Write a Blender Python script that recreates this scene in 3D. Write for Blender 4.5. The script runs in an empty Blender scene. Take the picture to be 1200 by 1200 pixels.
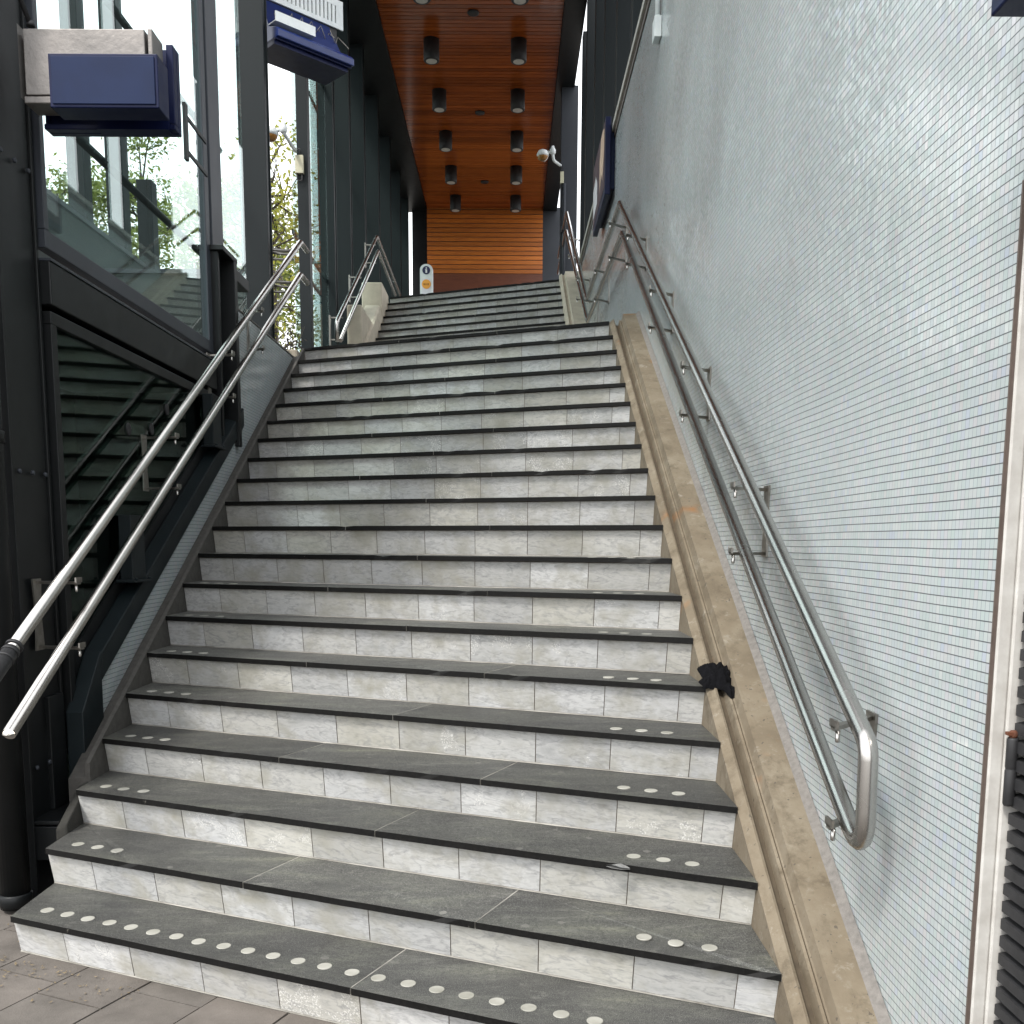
import bpy, bmesh, math, random
import numpy as np
from mathutils import Vector, Matrix, noise as mnoise

random.seed(7)
SC = bpy.context.scene
COL = SC.collection
rad = math.radians

# ------------------------------------------------------------------ camera model
F, CY, PITCH, YAW, ROLL, H = 1162.94, 790.56, 0.13226, 0.00385, 0.00438, 1.60482
def cam_axes():
    cy, sy = math.cos(YAW), math.sin(YAW)
    f0 = np.array([sy, cy, 0]); r0 = np.array([cy, -sy, 0]); u0 = np.array([0, 0, 1.])
    f = math.cos(PITCH)*f0 - math.sin(PITCH)*u0
    u = math.cos(PITCH)*u0 + math.sin(PITCH)*f0
    r = math.cos(ROLL)*r0 + math.sin(ROLL)*u
    u2 = math.cos(ROLL)*u - math.sin(ROLL)*r0
    return r, u2, f
CR, CU, CF = cam_axes()
def at(u, v, x=None, y=None, z=None):
    """point of the photo (1200 px) on the plane x, y or z = const, in metres"""
    d = (u-600)/F*CR - (v-CY)/F*CU + CF
    if x is not None: t = x/d[0]
    elif y is not None: t = y/d[1]
    else: t = (z-H)/d[2]
    return Vector((t*d[0], t*d[1], H+t*d[2]))

cam = bpy.data.cameras.new('camera')
camo = bpy.data.objects.new('camera', cam); COL.objects.link(camo)
camo.matrix_world = Matrix(((CR[0], CU[0], -CF[0], 0), (CR[1], CU[1], -CF[1], 0), (CR[2], CU[2], -CF[2], H), (0, 0, 0, 1)))
cam.sensor_width = 36; cam.lens = F/1200*36; cam.shift_y = (CY-600)/1200
cam.clip_start = 0.05; cam.clip_end = 3000
SC.camera = camo

# ------------------------------------------------------------------ materials
def nd(nt, t, **kw):
    n = nt.nodes.new(t)
    for k, v in kw.items(): setattr(n, k, v)
    return n
def newmat(name):
    m = bpy.data.materials.new(name); m.use_nodes = True
    nt = m.node_tree; b = nt.nodes['Principled BSDF']
    return m, nt, b
def mth(nt, op, a, b=None, c=None, clamp=False):
    n = nd(nt, 'ShaderNodeMath', operation=op, use_clamp=clamp)
    for i, v in enumerate((a, b, c)):
        if v is None: continue
        if isinstance(v, (int, float)): n.inputs[i].default_value = v
        else: nt.links.new(v, n.inputs[i])
    return n.outputs[0]
def mixc(nt, fac, a, b, mode='MIX'):
    n = nd(nt, 'ShaderNodeMix', data_type='RGBA', blend_type=mode)
    for s, v in ((n.inputs[0], fac), (n.inputs[6], a), (n.inputs[7], b)):
        if isinstance(v, (int, float)): s.default_value = v
        elif isinstance(v, tuple): s.default_value = (*v, 1) if len(v) == 3 else v
        else: nt.links.new(v, s)
    return n.outputs[2]
def ramp(nt, fac, stops):
    n = nd(nt, 'ShaderNodeValToRGB')
    e = n.color_ramp.elements
    while len(e) < len(stops): e.new(0.5)
    for el, (p, c) in zip(e, stops): el.position = p; el.color = (*c, 1) if len(c) == 3 else c
    nt.links.new(fac, n.inputs[0]); return n.outputs[0]
def noise(nt, scale, detail=4, rough=.55, vec=None, dist=0.0, dim='3D'):
    n = nd(nt, 'ShaderNodeTexNoise', noise_dimensions=dim)
    n.inputs['Scale'].default_value = scale; n.inputs['Detail'].default_value = detail
    n.inputs['Roughness'].default_value = rough; n.inputs['Distortion'].default_value = dist
    if vec is not None: nt.links.new(vec, n.inputs['Vector'])
    return n.outputs['Fac']
def pos(nt): return nd(nt, 'ShaderNodeNewGeometry').outputs['Position']
def bump(nt, b, h, strength=.3, dist=.01):
    n = nd(nt, 'ShaderNodeBump'); n.inputs['Strength'].default_value = strength; n.inputs['Distance'].default_value = dist
    nt.links.new(h, n.inputs['Height']); nt.links.new(n.outputs[0], b.inputs['Normal'])
def simple(name, c1, c2=None, scale=12, rough=.5, rvar=.15, metal=0.0, bmp=0.0, spec=.5, stretch=None, coat=0):
    m, nt, b = newmat(name)
    p = pos(nt)
    if stretch:
        mp = nd(nt, 'ShaderNodeMapping'); mp.inputs['Scale'].default_value = stretch
        nt.links.new(p, mp.inputs[0]); p = mp.outputs[0]
    n = noise(nt, scale, 5, .6, p)
    c2 = c2 or tuple(x*.7 for x in c1)
    nt.links.new(ramp(nt, n, [(.3, c1), (.72, c2)]), b.inputs['Base Color'])
    n2 = noise(nt, scale*2.3, 3, .6, p)
    nt.links.new(mth(nt, 'MULTIPLY_ADD', n2, rvar, rough-rvar/2), b.inputs['Roughness'])
    b.inputs['Metallic'].default_value = metal
    b.inputs['Specular IOR Level'].default_value = spec
    if coat: b.inputs['Coat Weight'].default_value = coat; b.inputs['Coat Roughness'].default_value = .12
    if bmp: bump(nt, b, noise(nt, scale*4, 4, .6, p), bmp, .004)
    return m

def mat_marble():
    m, nt, b = newmat('veined_marble')
    at_ = nd(nt, 'ShaderNodeAttribute', attribute_name='tone')
    sep = nd(nt, 'ShaderNodeSeparateColor'); nt.links.new(at_.outputs['Color'], sep.inputs[0])
    off = nd(nt, 'ShaderNodeVectorMath', operation='MULTIPLY_ADD')
    nt.links.new(at_.outputs['Color'], off.inputs[0]); off.inputs[1].default_value = (37, 23, 51); nt.links.new(pos(nt), off.inputs[2])
    v = off.outputs[0]
    rot = nd(nt, 'ShaderNodeMapping'); rot.inputs['Rotation'].default_value = (.3, .85, .2); rot.inputs['Scale'].default_value = (.8, 1.6, 3.0)
    nt.links.new(v, rot.inputs[0])
    big = noise(nt, 6, 6, .62, rot.outputs[0], .5)
    fine = noise(nt, 24, 7, .72, rot.outputs[0], .25)
    vein = mth(nt, 'ABSOLUTE', mth(nt, 'SUBTRACT', noise(nt, 6, 6, .55, rot.outputs[0], .45), .5))
    veinm = mth(nt, 'SUBTRACT', 1.0, mth(nt, 'MULTIPLY', vein, 26, clamp=True), clamp=True)
    base = ramp(nt, big, [(.28, (.43, .435, .432)), (.5, (.60, .60, .592)), (.72, (.49, .495, .50))])
    warm = mixc(nt, mth(nt, 'MULTIPLY', sep.outputs[1], .7), base, (.52, .50, .43))
    c = mixc(nt, mth(nt, 'MULTIPLY', veinm, mth(nt, 'MULTIPLY', fine, .85)), warm, (.20, .20, .215))
    c = mixc(nt, mth(nt, 'MULTIPLY', mth(nt, 'SUBTRACT', fine, .50, clamp=True), 3.0, clamp=True), c, (.255, .26, .255))
    tone = mth(nt, 'MULTIPLY_ADD', sep.outputs[0], .30, .83)
    sc = nd(nt, 'ShaderNodeVectorMath', operation='SCALE'); nt.links.new(c, sc.inputs[0]); nt.links.new(tone, sc.inputs['Scale'])
    # pale salt bloom flecks on some tiles
    fl = noise(nt, 160, 2, .5, v); area = noise(nt, 8, 2, .5, v)
    fm = mth(nt, 'MULTIPLY', mth(nt, 'GREATER_THAN', fl, .57), mth(nt, 'GREATER_THAN', mth(nt, 'MULTIPLY', area, sep.outputs[2]), .49))
    c2 = mixc(nt, mth(nt, 'MULTIPLY', fm, .8), sc.outputs[0], (.78, .77, .74))
    # brown-grey dirt that settles in blotches
    dn = noise(nt, 5, 5, .65, pos(nt))
    c3 = mixc(nt, mth(nt, 'MULTIPLY', mth(nt, 'SUBTRACT', dn, .46, clamp=True), 3.6, clamp=True), c2, (.35, .335, .28))
    nt.links.new(c3, b.inputs['Base Color'])
    nt.links.new(mth(nt, 'MULTIPLY_ADD', fine, .3, .33), b.inputs['Roughness'])
    bump(nt, b, fine, .25, .003)
    return m

def mat_slate(name, top):
    m, nt, b = newmat(name)
    p = pos(nt)
    mp = nd(nt, 'ShaderNodeMapping'); mp.inputs['Rotation'].default_value = (0, 0, rad(23.5)); mp.inputs['Scale'].default_value = (.45, 1.4, 1)
    nt.links.new(p, mp.inputs[0])
    a = noise(nt, 5, 7, .68, mp.outputs[0], .4); f = noise(nt, 75, 5, .75, p); g = noise(nt, 320, 2, .6, p)
    if top:
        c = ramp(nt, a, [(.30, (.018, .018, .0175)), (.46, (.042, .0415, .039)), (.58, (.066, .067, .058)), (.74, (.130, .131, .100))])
        c = mixc(nt, mth(nt, 'MULTIPLY', mth(nt, 'SUBTRACT', f, .46, clamp=True), 4.0, clamp=True), c, (.024, .024, .024))
        c = mixc(nt, mth(nt, 'MULTIPLY', mth(nt, 'SUBTRACT', g, .52, clamp=True), 4.0, clamp=True), c, (.23, .23, .21))
        sc_ = noise(nt, 13, 6, .8, mp.outputs[0], 1.0)
        c = mixc(nt, mth(nt, 'MULTIPLY', mth(nt, 'SUBTRACT', sc_, .55, clamp=True), 3.5, clamp=True), c, (.20, .198, .175))
        vo = nd(nt, 'ShaderNodeTexVoronoi'); vo.inputs['Scale'].default_value = 5.5; nt.links.new(p, vo.inputs['Vector'])
        c = mixc(nt, mth(nt, 'MULTIPLY', mth(nt, 'LESS_THAN', mth(nt, 'ADD', vo.outputs['Distance'], mth(nt, 'MULTIPLY', f, .05)), .105), .55), c, (.17, .165, .15))
        at_ = nd(nt, 'ShaderNodeAttribute', attribute_name='tone')
        sep = nd(nt, 'ShaderNodeSeparateColor'); nt.links.new(at_.outputs['Color'], sep.inputs[0])
        sc = nd(nt, 'ShaderNodeVectorMath', operation='SCALE'); nt.links.new(c, sc.inputs[0])
        nt.links.new(mth(nt, 'MULTIPLY_ADD', sep.outputs[0], .6, .7), sc.inputs['Scale'])
        nt.links.new(sc.outputs[0], b.inputs['Base Color'])
        nt.links.new(mth(nt, 'MULTIPLY_ADD', f, .3, .42), b.inputs['Roughness'])
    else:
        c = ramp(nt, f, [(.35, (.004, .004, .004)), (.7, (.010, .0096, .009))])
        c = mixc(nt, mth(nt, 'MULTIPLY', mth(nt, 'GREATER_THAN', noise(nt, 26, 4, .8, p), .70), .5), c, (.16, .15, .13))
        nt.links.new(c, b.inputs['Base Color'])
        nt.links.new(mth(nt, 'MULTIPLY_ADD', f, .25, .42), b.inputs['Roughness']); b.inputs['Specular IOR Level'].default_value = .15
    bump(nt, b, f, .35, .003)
    return m

def mat_mosaic():
    m, nt, b = newmat('glass_mosaic')
    sp = nd(nt, 'ShaderNodeSeparateXYZ'); nt.links.new(pos(nt), sp.inputs[0])
    tw, th = .0195, .0228
    wob = mth(nt, 'MULTIPLY_ADD', noise(nt, 1.3, 2, .5, pos(nt)), .010, -.005)
    v0 = mth(nt, 'DIVIDE', mth(nt, 'ADD', sp.outputs[2], wob), th)
    fv = mth(nt, 'FLOOR', v0)
    wr = nd(nt, 'ShaderNodeTexWhiteNoise', noise_dimensions='1D'); nt.links.new(fv, wr.inputs['W'])
    u0 = mth(nt, 'ADD', mth(nt, 'DIVIDE', sp.outputs[1], tw), mth(nt, 'MULTIPLY', wr.outputs['Value'], .10))
    fu = mth(nt, 'FLOOR', u0)
    cb = nd(nt, 'ShaderNodeCombineXYZ'); nt.links.new(fu, cb.inputs[0]); nt.links.new(fv, cb.inputs[1])
    wn = nd(nt, 'ShaderNodeTexWhiteNoise', noise_dimensions='3D'); nt.links.new(cb.outputs[0], wn.inputs['Vector'])
    cs = nd(nt, 'ShaderNodeCombineXYZ')
    nt.links.new(mth(nt, 'FLOOR', mth(nt, 'DIVIDE', u0, 15)), cs.inputs[0]); nt.links.new(mth(nt, 'FLOOR', mth(nt, 'DIVIDE', v0, 15)), cs.inputs[1]); cs.inputs[2].default_value = 5
    ws = nd(nt, 'ShaderNodeTexWhiteNoise', noise_dimensions='3D'); nt.links.new(cs.outputs[0], ws.inputs['Vector'])
    gu = mth(nt, 'ABSOLUTE', mth(nt, 'SUBTRACT', mth(nt, 'FRACT', u0), .5))
    gv = mth(nt, 'ABSOLUTE', mth(nt, 'SUBTRACT', mth(nt, 'FRACT', v0), .5))
    mv = mth(nt, 'MULTIPLY_ADD', gv, 34, -14.4, clamp=True)     # dark bed joints
    mu = mth(nt, 'MULTIPLY_ADD', gu, 30, -12.9, clamp=True)     # paler upright joints
    col = ramp(nt, wn.outputs['Value'], [(0, (.435, .505, .50)), (.2, (.475, .525, .515)), (.4, (.45, .505, .53)), (.55, (.50, .535, .525)),
               (.7, (.485, .505, .525)), (.82, (.44, .515, .50)), (.92, (.515, .505, .51)), (1, (.44, .49, .56))])
    wnc = mth(nt, 'MULTIPLY_ADD', ws.outputs['Value'], .05, .92)
    sc = nd(nt, 'ShaderNodeVectorMath', operation='SCALE'); nt.links.new(col, sc.inputs[0]); nt.links.new(wnc, sc.inputs['Scale'])
    dirt = noise(nt, 2.2, 5, .6, pos(nt))
    c = mixc(nt, mth(nt, 'MULTIPLY', mth(nt, 'SUBTRACT', dirt, .5, clamp=True), .4), sc.outputs[0], (.38, .42, .41))
    smp = nd(nt, 'ShaderNodeMapping'); smp.inputs['Scale'].default_value = (1, 3, .8); nt.links.new(pos(nt), smp.inputs[0])
    stk = noise(nt, 2.0, 5, .7, smp.outputs[0])
    c = mixc(nt, mth(nt, 'MULTIPLY', mth(nt, 'SUBTRACT', stk, .54, clamp=True), 1.1, clamp=True), c, (.33, .365, .36))
    c = mixc(nt, mth(nt, 'MULTIPLY', mu, .85), c, (.17, .19, .20))
    c = mixc(nt, mth(nt, 'MULTIPLY', mv, .95), c, (.075, .083, .088))
    nt.links.new(c, b.inputs['Base Color'])
    gm = mth(nt, 'MAXIMUM', mu, mv)
    nt.links.new(mth(nt, 'MULTIPLY_ADD', gm, .6, .13), b.inputs['Roughness'])
    # every little tile sits at a slightly different angle
    ctr = nd(nt, 'ShaderNodeVectorMath', operation='SUBTRACT'); nt.links.new(wn.outputs['Color'], ctr.inputs[0]); ctr.inputs[1].default_value = (.5, .5, .5)
    sc1 = nd(nt, 'ShaderNodeVectorMath', operation='SCALE'); nt.links.new(ctr.outputs[0], sc1.inputs[0]); sc1.inputs['Scale'].default_value = .06
    g = nd(nt, 'ShaderNodeNewGeometry')
    ad = nd(nt, 'ShaderNodeVectorMath', operation='ADD'); nt.links.new(g.outputs['Normal'], ad.inputs[0]); nt.links.new(sc1.outputs[0], ad.inputs[1])
    wv = nd(nt, 'ShaderNodeTexNoise'); wv.inputs['Scale'].default_value = 1.1; wv.inputs['Detail'].default_value = 3
    c2 = nd(nt, 'ShaderNodeVectorMath', operation='SUBTRACT'); nt.links.new(pos(nt), wv.inputs['Vector']); nt.links.new(wv.outputs['Color'], c2.inputs[0]); c2.inputs[1].default_value = (.5, .5, .5)
    s2 = nd(nt, 'ShaderNodeVectorMath', operation='SCALE'); nt.links.new(c2.outputs[0], s2.inputs[0]); s2.inputs['Scale'].default_value = .17
    a2 = nd(nt, 'ShaderNodeVectorMath', operation='ADD'); nt.links.new(ad.outputs[0], a2.inputs[0]); nt.links.new(s2.outputs[0], a2.inputs[1])
    nn = nd(nt, 'ShaderNodeVectorMath', operation='NORMALIZE'); nt.links.new(a2.outputs[0], nn.inputs[0])
    nt.links.new(nn.outputs[0], b.inputs['Normal'])
    return m

SLC = .545
def mat_concrete():
    m, nt, b = newmat('tan_concrete')
    p = pos(nt)
    a = noise(nt, 3.2, 7, .65, p); f = noise(nt, 60, 5, .7, p)
    c = ramp(nt, a, [(.25, (.112, .087, .057)), (.5, (.165, .133, .091)), (.75, (.225, .192, .142))])
    c = mixc(nt, mth(nt, 'MULTIPLY', mth(nt, 'SUBTRACT', f, .5, clamp=True), 1.6), c, (.16, .125, .085))
    pale = noise(nt, 9, 5, .75, p)
    c = mixc(nt, mth(nt, 'MULTIPLY', mth(nt, 'SUBTRACT', pale, .60, clamp=True), 5, clamp=True), c, (.34, .31, .26))
    kmp = nd(nt, 'ShaderNodeMapping'); kmp.inputs['Rotation'].default_value = (-math.atan(SLC), 0, 0); kmp.inputs['Scale'].default_value = (5, 1.1, 3); nt.links.new(p, kmp.inputs[0])
    kst = noise(nt, 3.0, 6, .7, kmp.outputs[0])
    c = mixc(nt, mth(nt, 'MULTIPLY', mth(nt, 'SUBTRACT', kst, .52, clamp=True), 3.0, clamp=True), c, (.10, .078, .05))
    kj = noise(nt, 17, 6, .75, p)
    c = mixc(nt, mth(nt, 'MULTIPLY', mth(nt, 'SUBTRACT', kj, .58, clamp=True), 4, clamp=True), c, (.27, .245, .20))
    kb = noise(nt, 6.5, 6, .75, p)
    c = mixc(nt, mth(nt, 'MULTIPLY', mth(nt, 'SUBTRACT', kb, .53, clamp=True), 5.0, clamp=True), c, (.088, .068, .043))
    # rust stains
    rs = noise(nt, 2.9, 3, .5, p)
    c = mixc(nt, mth(nt, 'MULTIPLY', mth(nt, 'SUBTRACT', rs, .64, clamp=True), 9, clamp=True), c, (.26, .105, .025))
    pit = noise(nt, 48, 2, .5, p)
    c = mixc(nt, mth(nt, 'MULTIPLY', mth(nt, 'GREATER_THAN', pit, .70), .7), c, (.06, .05, .04))
    nt.links.new(c, b.inputs['Base Color']); b.inputs['Roughness'].default_value = .85
    bump(nt, b, f, .4, .004)
    return m

def mat_wood(name, c1, c2, rough, axis):
    m, nt, b = newmat(name)
    p = pos(nt)
    mp = nd(nt, 'ShaderNodeMapping'); mp.inputs['Scale'].default_value = (1.2, 9, 9) if axis == 'x' else (9, 1.2, 9)
    nt.links.new(p, mp.inputs[0])
    a = noise(nt, 3, 6, .6, mp.outputs[0], .5)
    at_ = nd(nt, 'ShaderNodeAttribute', attribute_name='tone')
    sep = nd(nt, 'ShaderNodeSeparateColor'); nt.links.new(at_.outputs['Color'], sep.inputs[0])
    c = ramp(nt, a, [(.28, c1), (.74, c2)])
    sc = nd(nt, 'ShaderNodeVectorMath', operation='SCALE'); nt.links.new(c, sc.inputs[0])
    nt.links.new(mth(nt, 'MULTIPLY_ADD', sep.outputs[0], .6, .7), sc.inputs['Scale'])
    nt.links.new(sc.outputs[0], b.inputs['Base Color'])
    nt.links.new(mth(nt, 'MULTIPLY_ADD', a, .12, rough), b.inputs['Roughness'])
    return m

def mat_glass(name, tint, refl=1.0):
    m, nt, b = newmat(name)
    nt.nodes.remove(b)
    out = nt.nodes['Material Output']
    tr = nd(nt, 'ShaderNodeBsdfTransparent'); tr.inputs[0].default_value = (*tint, 1)
    gl = nd(nt, 'ShaderNodeBsdfGlossy'); gl.inputs['Roughness'].default_value = 0.0; gl.inputs[0].default_value = (.9, .96, .94, 1)
    g = nd(nt, 'ShaderNodeNewGeometry'); dp_ = nd(nt, 'ShaderNodeVectorMath', operation='DOT_PRODUCT')
    nt.links.new(g.outputs['Incoming'], dp_.inputs[0]); nt.links.new(g.outputs['Normal'], dp_.inputs[1])
    c1 = mth(nt, 'SUBTRACT', 1.0, mth(nt, 'ABSOLUTE', dp_.outputs['Value']), clamp=True)
    fr = mth(nt, 'MULTIPLY_ADD', mth(nt, 'POWER', c1, 5.0), .955, .045)
    mx = nd(nt, 'ShaderNodeMixShader'); nt.links.new(mth(nt, 'MULTIPLY', fr, refl, clamp=True), mx.inputs[0])
    nt.links.new(tr.outputs[0], mx.inputs[1]); nt.links.new(gl.outputs[0], mx.inputs[2]); nt.links.new(mx.outputs[0], out.inputs[0])
    return m

def mat_leaf(name, stops):
    m, nt, b = newmat(name)
    at_ = nd(nt, 'ShaderNodeAttribute', attribute_name='tone')
    sep = nd(nt, 'ShaderNodeSeparateColor'); nt.links.new(at_.outputs['Color'], sep.inputs[0])
    c = ramp(nt, sep.outputs[0], stops)
    out = nt.nodes['Material Output']
    nt.links.new(c, b.inputs['Base Color']); b.inputs['Roughness'].default_value = .5
    t = nd(nt, 'ShaderNodeBsdfTranslucent'); nt.links.new(mixc(nt, .5, c, (.16, .20, .02)), t.inputs[0])
    mx = nd(nt, 'ShaderNodeMixShader'); mx.inputs[0].default_value = .5
    nt.links.new(b.outputs[0], mx.inputs[1]); nt.links.new(t.outputs[0], mx.inputs[2]); nt.links.new(mx.outputs[0], out.inputs[0])
    return m

def mat_paver():
    m, nt, b = newmat('paving_stone')
    p = pos(nt)
    at_ = nd(nt, 'ShaderNodeAttribute', attribute_name='tone')
    sep = nd(nt, 'ShaderNodeSeparateColor'); nt.links.new(at_.outputs['Color'], sep.inputs[0])
    a = noise(nt, 6, 6, .65, p); f = noise(nt, 140, 4, .75, p)
    c = ramp(nt, a, [(.3, (.080, .072, .063)), (.7, (.155, .139, .123))])
    c = mixc(nt, mth(nt, 'MULTIPLY', sep.outputs[1], .3), c, (.125, .100, .085))
    c = mixc(nt, mth(nt, 'MULTIPLY', mth(nt, 'SUBTRACT', f, .52, clamp=True), 3, clamp=True), c, (.10, .09, .08))
    sc = nd(nt, 'ShaderNodeVectorMath', operation='SCALE'); nt.links.new(c, sc.inputs[0])
    nt.links.new(mth(nt, 'MULTIPLY_ADD', sep.outputs[0], .35, .8), sc.inputs['Scale'])
    nt.links.new(sc.outputs[0], b.inputs['Base Color']); b.inputs['Roughness'].default_value = .85
    bump(nt, b, f, .5, .004)
    return m

MAT = dict(
    marble=mat_marble(), slate=mat_slate('worn_slate', True), slate_edge=mat_slate('dark_slate_edge', False),
    mosaic=mat_mosaic(), concrete=mat_concrete(), paver=mat_paver(),
    grout=simple('pale_grout', (.20, .17, .14), (.12, .10, .082), 40, .9, .1),
    grey_grout=simple('grey_mortar', (.20, .185, .17), (.13, .12, .11), 50, .9, .1, bmp=.4),
    dark_mortar=simple('dark_mortar', (.030, .029, .024), (.016, .015, .013), 40, .9, .1, bmp=.6),
    dim_mortar=simple('dim_mortar', (.075, .07, .063), (.045, .042, .037), 30, .85, .1, bmp=.4),
    pale_mortar=simple('pale_mortar', (.40, .385, .35), (.16, .15, .13), 7, .9, .1),
    dirt=simple('joint_dirt', (.040, .033, .026), (.022, .018, .015), 60, .95, .05),
    stud=simple('pale_resin_stud', (.40, .39, .35), (.24, .235, .20), 9, .5, .1),
    black_steel=simple('black_painted_steel', (.0048, .0055, .006), (.0085, .0097, .0103), 3, .42, .12, spec=.25),
    sill_steel=simple('dark_teal_steel', (.007, .011, .013), (.011, .016, .018), 3, .42, .12, spec=.25),
    groove_dirt_shade=simple('dirty_shaded_concrete', (.105, .081, .053), (.07, .054, .036), 20, .9, .1),  # groove dirt, darkened to paint in shading that the frontal light leaves out
    teal_steel=simple('dark_grey_green_steel', (.0125, .0165, .018), (.009, .0125, .0135), 1.2, .42, .12, stretch=(1, 1, .15), spec=.18),
    grey_steel=simple('blue_grey_steel', (.045, .050, .060), (.034, .038, .046), 2, .4, .1, spec=.25),
    stainless=simple('brushed_stainless', (.50, .48, .455), (.40, .385, .365), 2.5, .26, .08, metal=1.0),
    stainless_dull=simple('dull_stainless', (.34, .325, .30), (.25, .235, .21), 30, .4, .2, metal=1.0),
    silver_sheet=simple('dented_silver_sheet', (.23, .213, .20), (.155, .145, .137), 6, .48, .25, metal=.5, bmp=.8),
    blue=simple('blue_enamel', (.0042, .0085, .045), (.003, .006, .032), 6, .42, .2, spec=.2),
    blue_sign=simple('royal_blue_enamel', (.008, .024, .13), (.005, .016, .09), 6, .35, .2),
    blue_face=simple('lighter_blue_enamel', (.0085, .0185, .060), (.0055, .0125, .042), 5, .5, .2, spec=.16),  # a lighter tone than the plain blue enamel
    white_paint=simple('white_painted_plaster', (.60, .59, .56), (.44, .42, .39), 14, .6, .15, bmp=.15),
    white_metal=simple('white_powder_coat', (.74, .77, .77), (.62, .66, .67), 10, .4, .1),
    cream=simple('cream_plastic', (.55, .53, .38), (.48, .46, .34), 20, .5, .1),
    pale_concrete=simple('cream_concrete', (.56, .50, .40), (.42, .37, .29), 7, .85, .1, bmp=.3),
    cap=simple('pale_coping_metal', (.55, .53, .48), (.42, .40, .36), 9, .45, .1),
    brown_trim=simple('brown_metal_trim', (.13, .10, .085), (.085, .065, .055), 22, .5, .2),
    black_rubber=simple('black_rubber', (.012, .012, .013), (.022, .022, .024), 30, .6, .2),
    cloth=simple('black_cloth', (.003, .003, .0036), (.006, .006, .0075), 45, .95, .1, bmp=.6, spec=.1),
    rust=simple('rusty_steel', (.16, .05, .02), (.08, .03, .016), 60, .8, .1),
    wood_ceiling=mat_wood('varnished_timber', (.33, .082, .017), (.21, .044, .009), .075, 'x'),
    wood_wall_lit=mat_wood('lit_orange_timber', (.54, .165, .022), (.37, .095, .012), .32, 'x'),  # brighter than the ceiling timber: light on this wall painted into its colour
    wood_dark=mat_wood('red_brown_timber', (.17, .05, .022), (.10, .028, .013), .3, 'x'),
    glass=mat_glass('clear_glass', (.85, .93, .92), .85), glass_dark=mat_glass('dark_lower_glass', (.62, .78, .72), .42),
    dome=simple('amber_dome', (.30, .13, .012), (.2, .08, .01), 8, .15, .05, coat=.6),
    lens=simple('frosted_lamp_lens', (.62, .60, .56), (.5, .48, .45), 20, .4, .1),
    bark=simple('grey_bark', (.075, .06, .045), (.04, .033, .026), 14, .9, .1, bmp=.5),
    leaf=mat_leaf('green_leaf', [(0, (.10, .14, .035)), (.5, (.20, .25, .07)), (1, (.33, .37, .12))]),
    leaf_yellow=mat_leaf('yellow_green_leaf', [(0, (.17, .19, .03)), (.5, (.32, .31, .05)), (1, (.48, .44, .09))]),
    earth=simple('grey_ground', (.20, .19, .17), (.14, .13, .12), 1.5, .9, .1),
    interior=simple('dark_shaft_lining', (.020, .024, .023), (.012, .015, .014), 2, .6, .1),
    navy=simple('navy_print', (.014, .018, .07), (.014, .018, .07), 5, .5, .05),
    orange=simple('orange_print', (.80, .36, .05), (.72, .30, .04), 5, .5, .05),
    brown_print=simple('brown_print', (.33, .13, .012), (.33, .13, .012), 5, .5, .05),
    pale_print=simple('pale_print', (.66, .64, .70), (.62, .61, .65), 5, .5, .05),
    poster_dark=simple('maroon_print', (.07, .025, .04), (.04, .016, .03), 8, .4, .05),
    poster_skin=simple('cream_print', (.70, .52, .38), (.60, .42, .31), 8, .4, .05),
    poster_white=simple('white_print', (.72, .72, .74), (.6, .6, .63), 8, .4, .05),
    plastic=simple('clear_scrap_plastic', (.26, .26, .255), (.17, .17, .17), 60, .3, .1),
)

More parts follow.
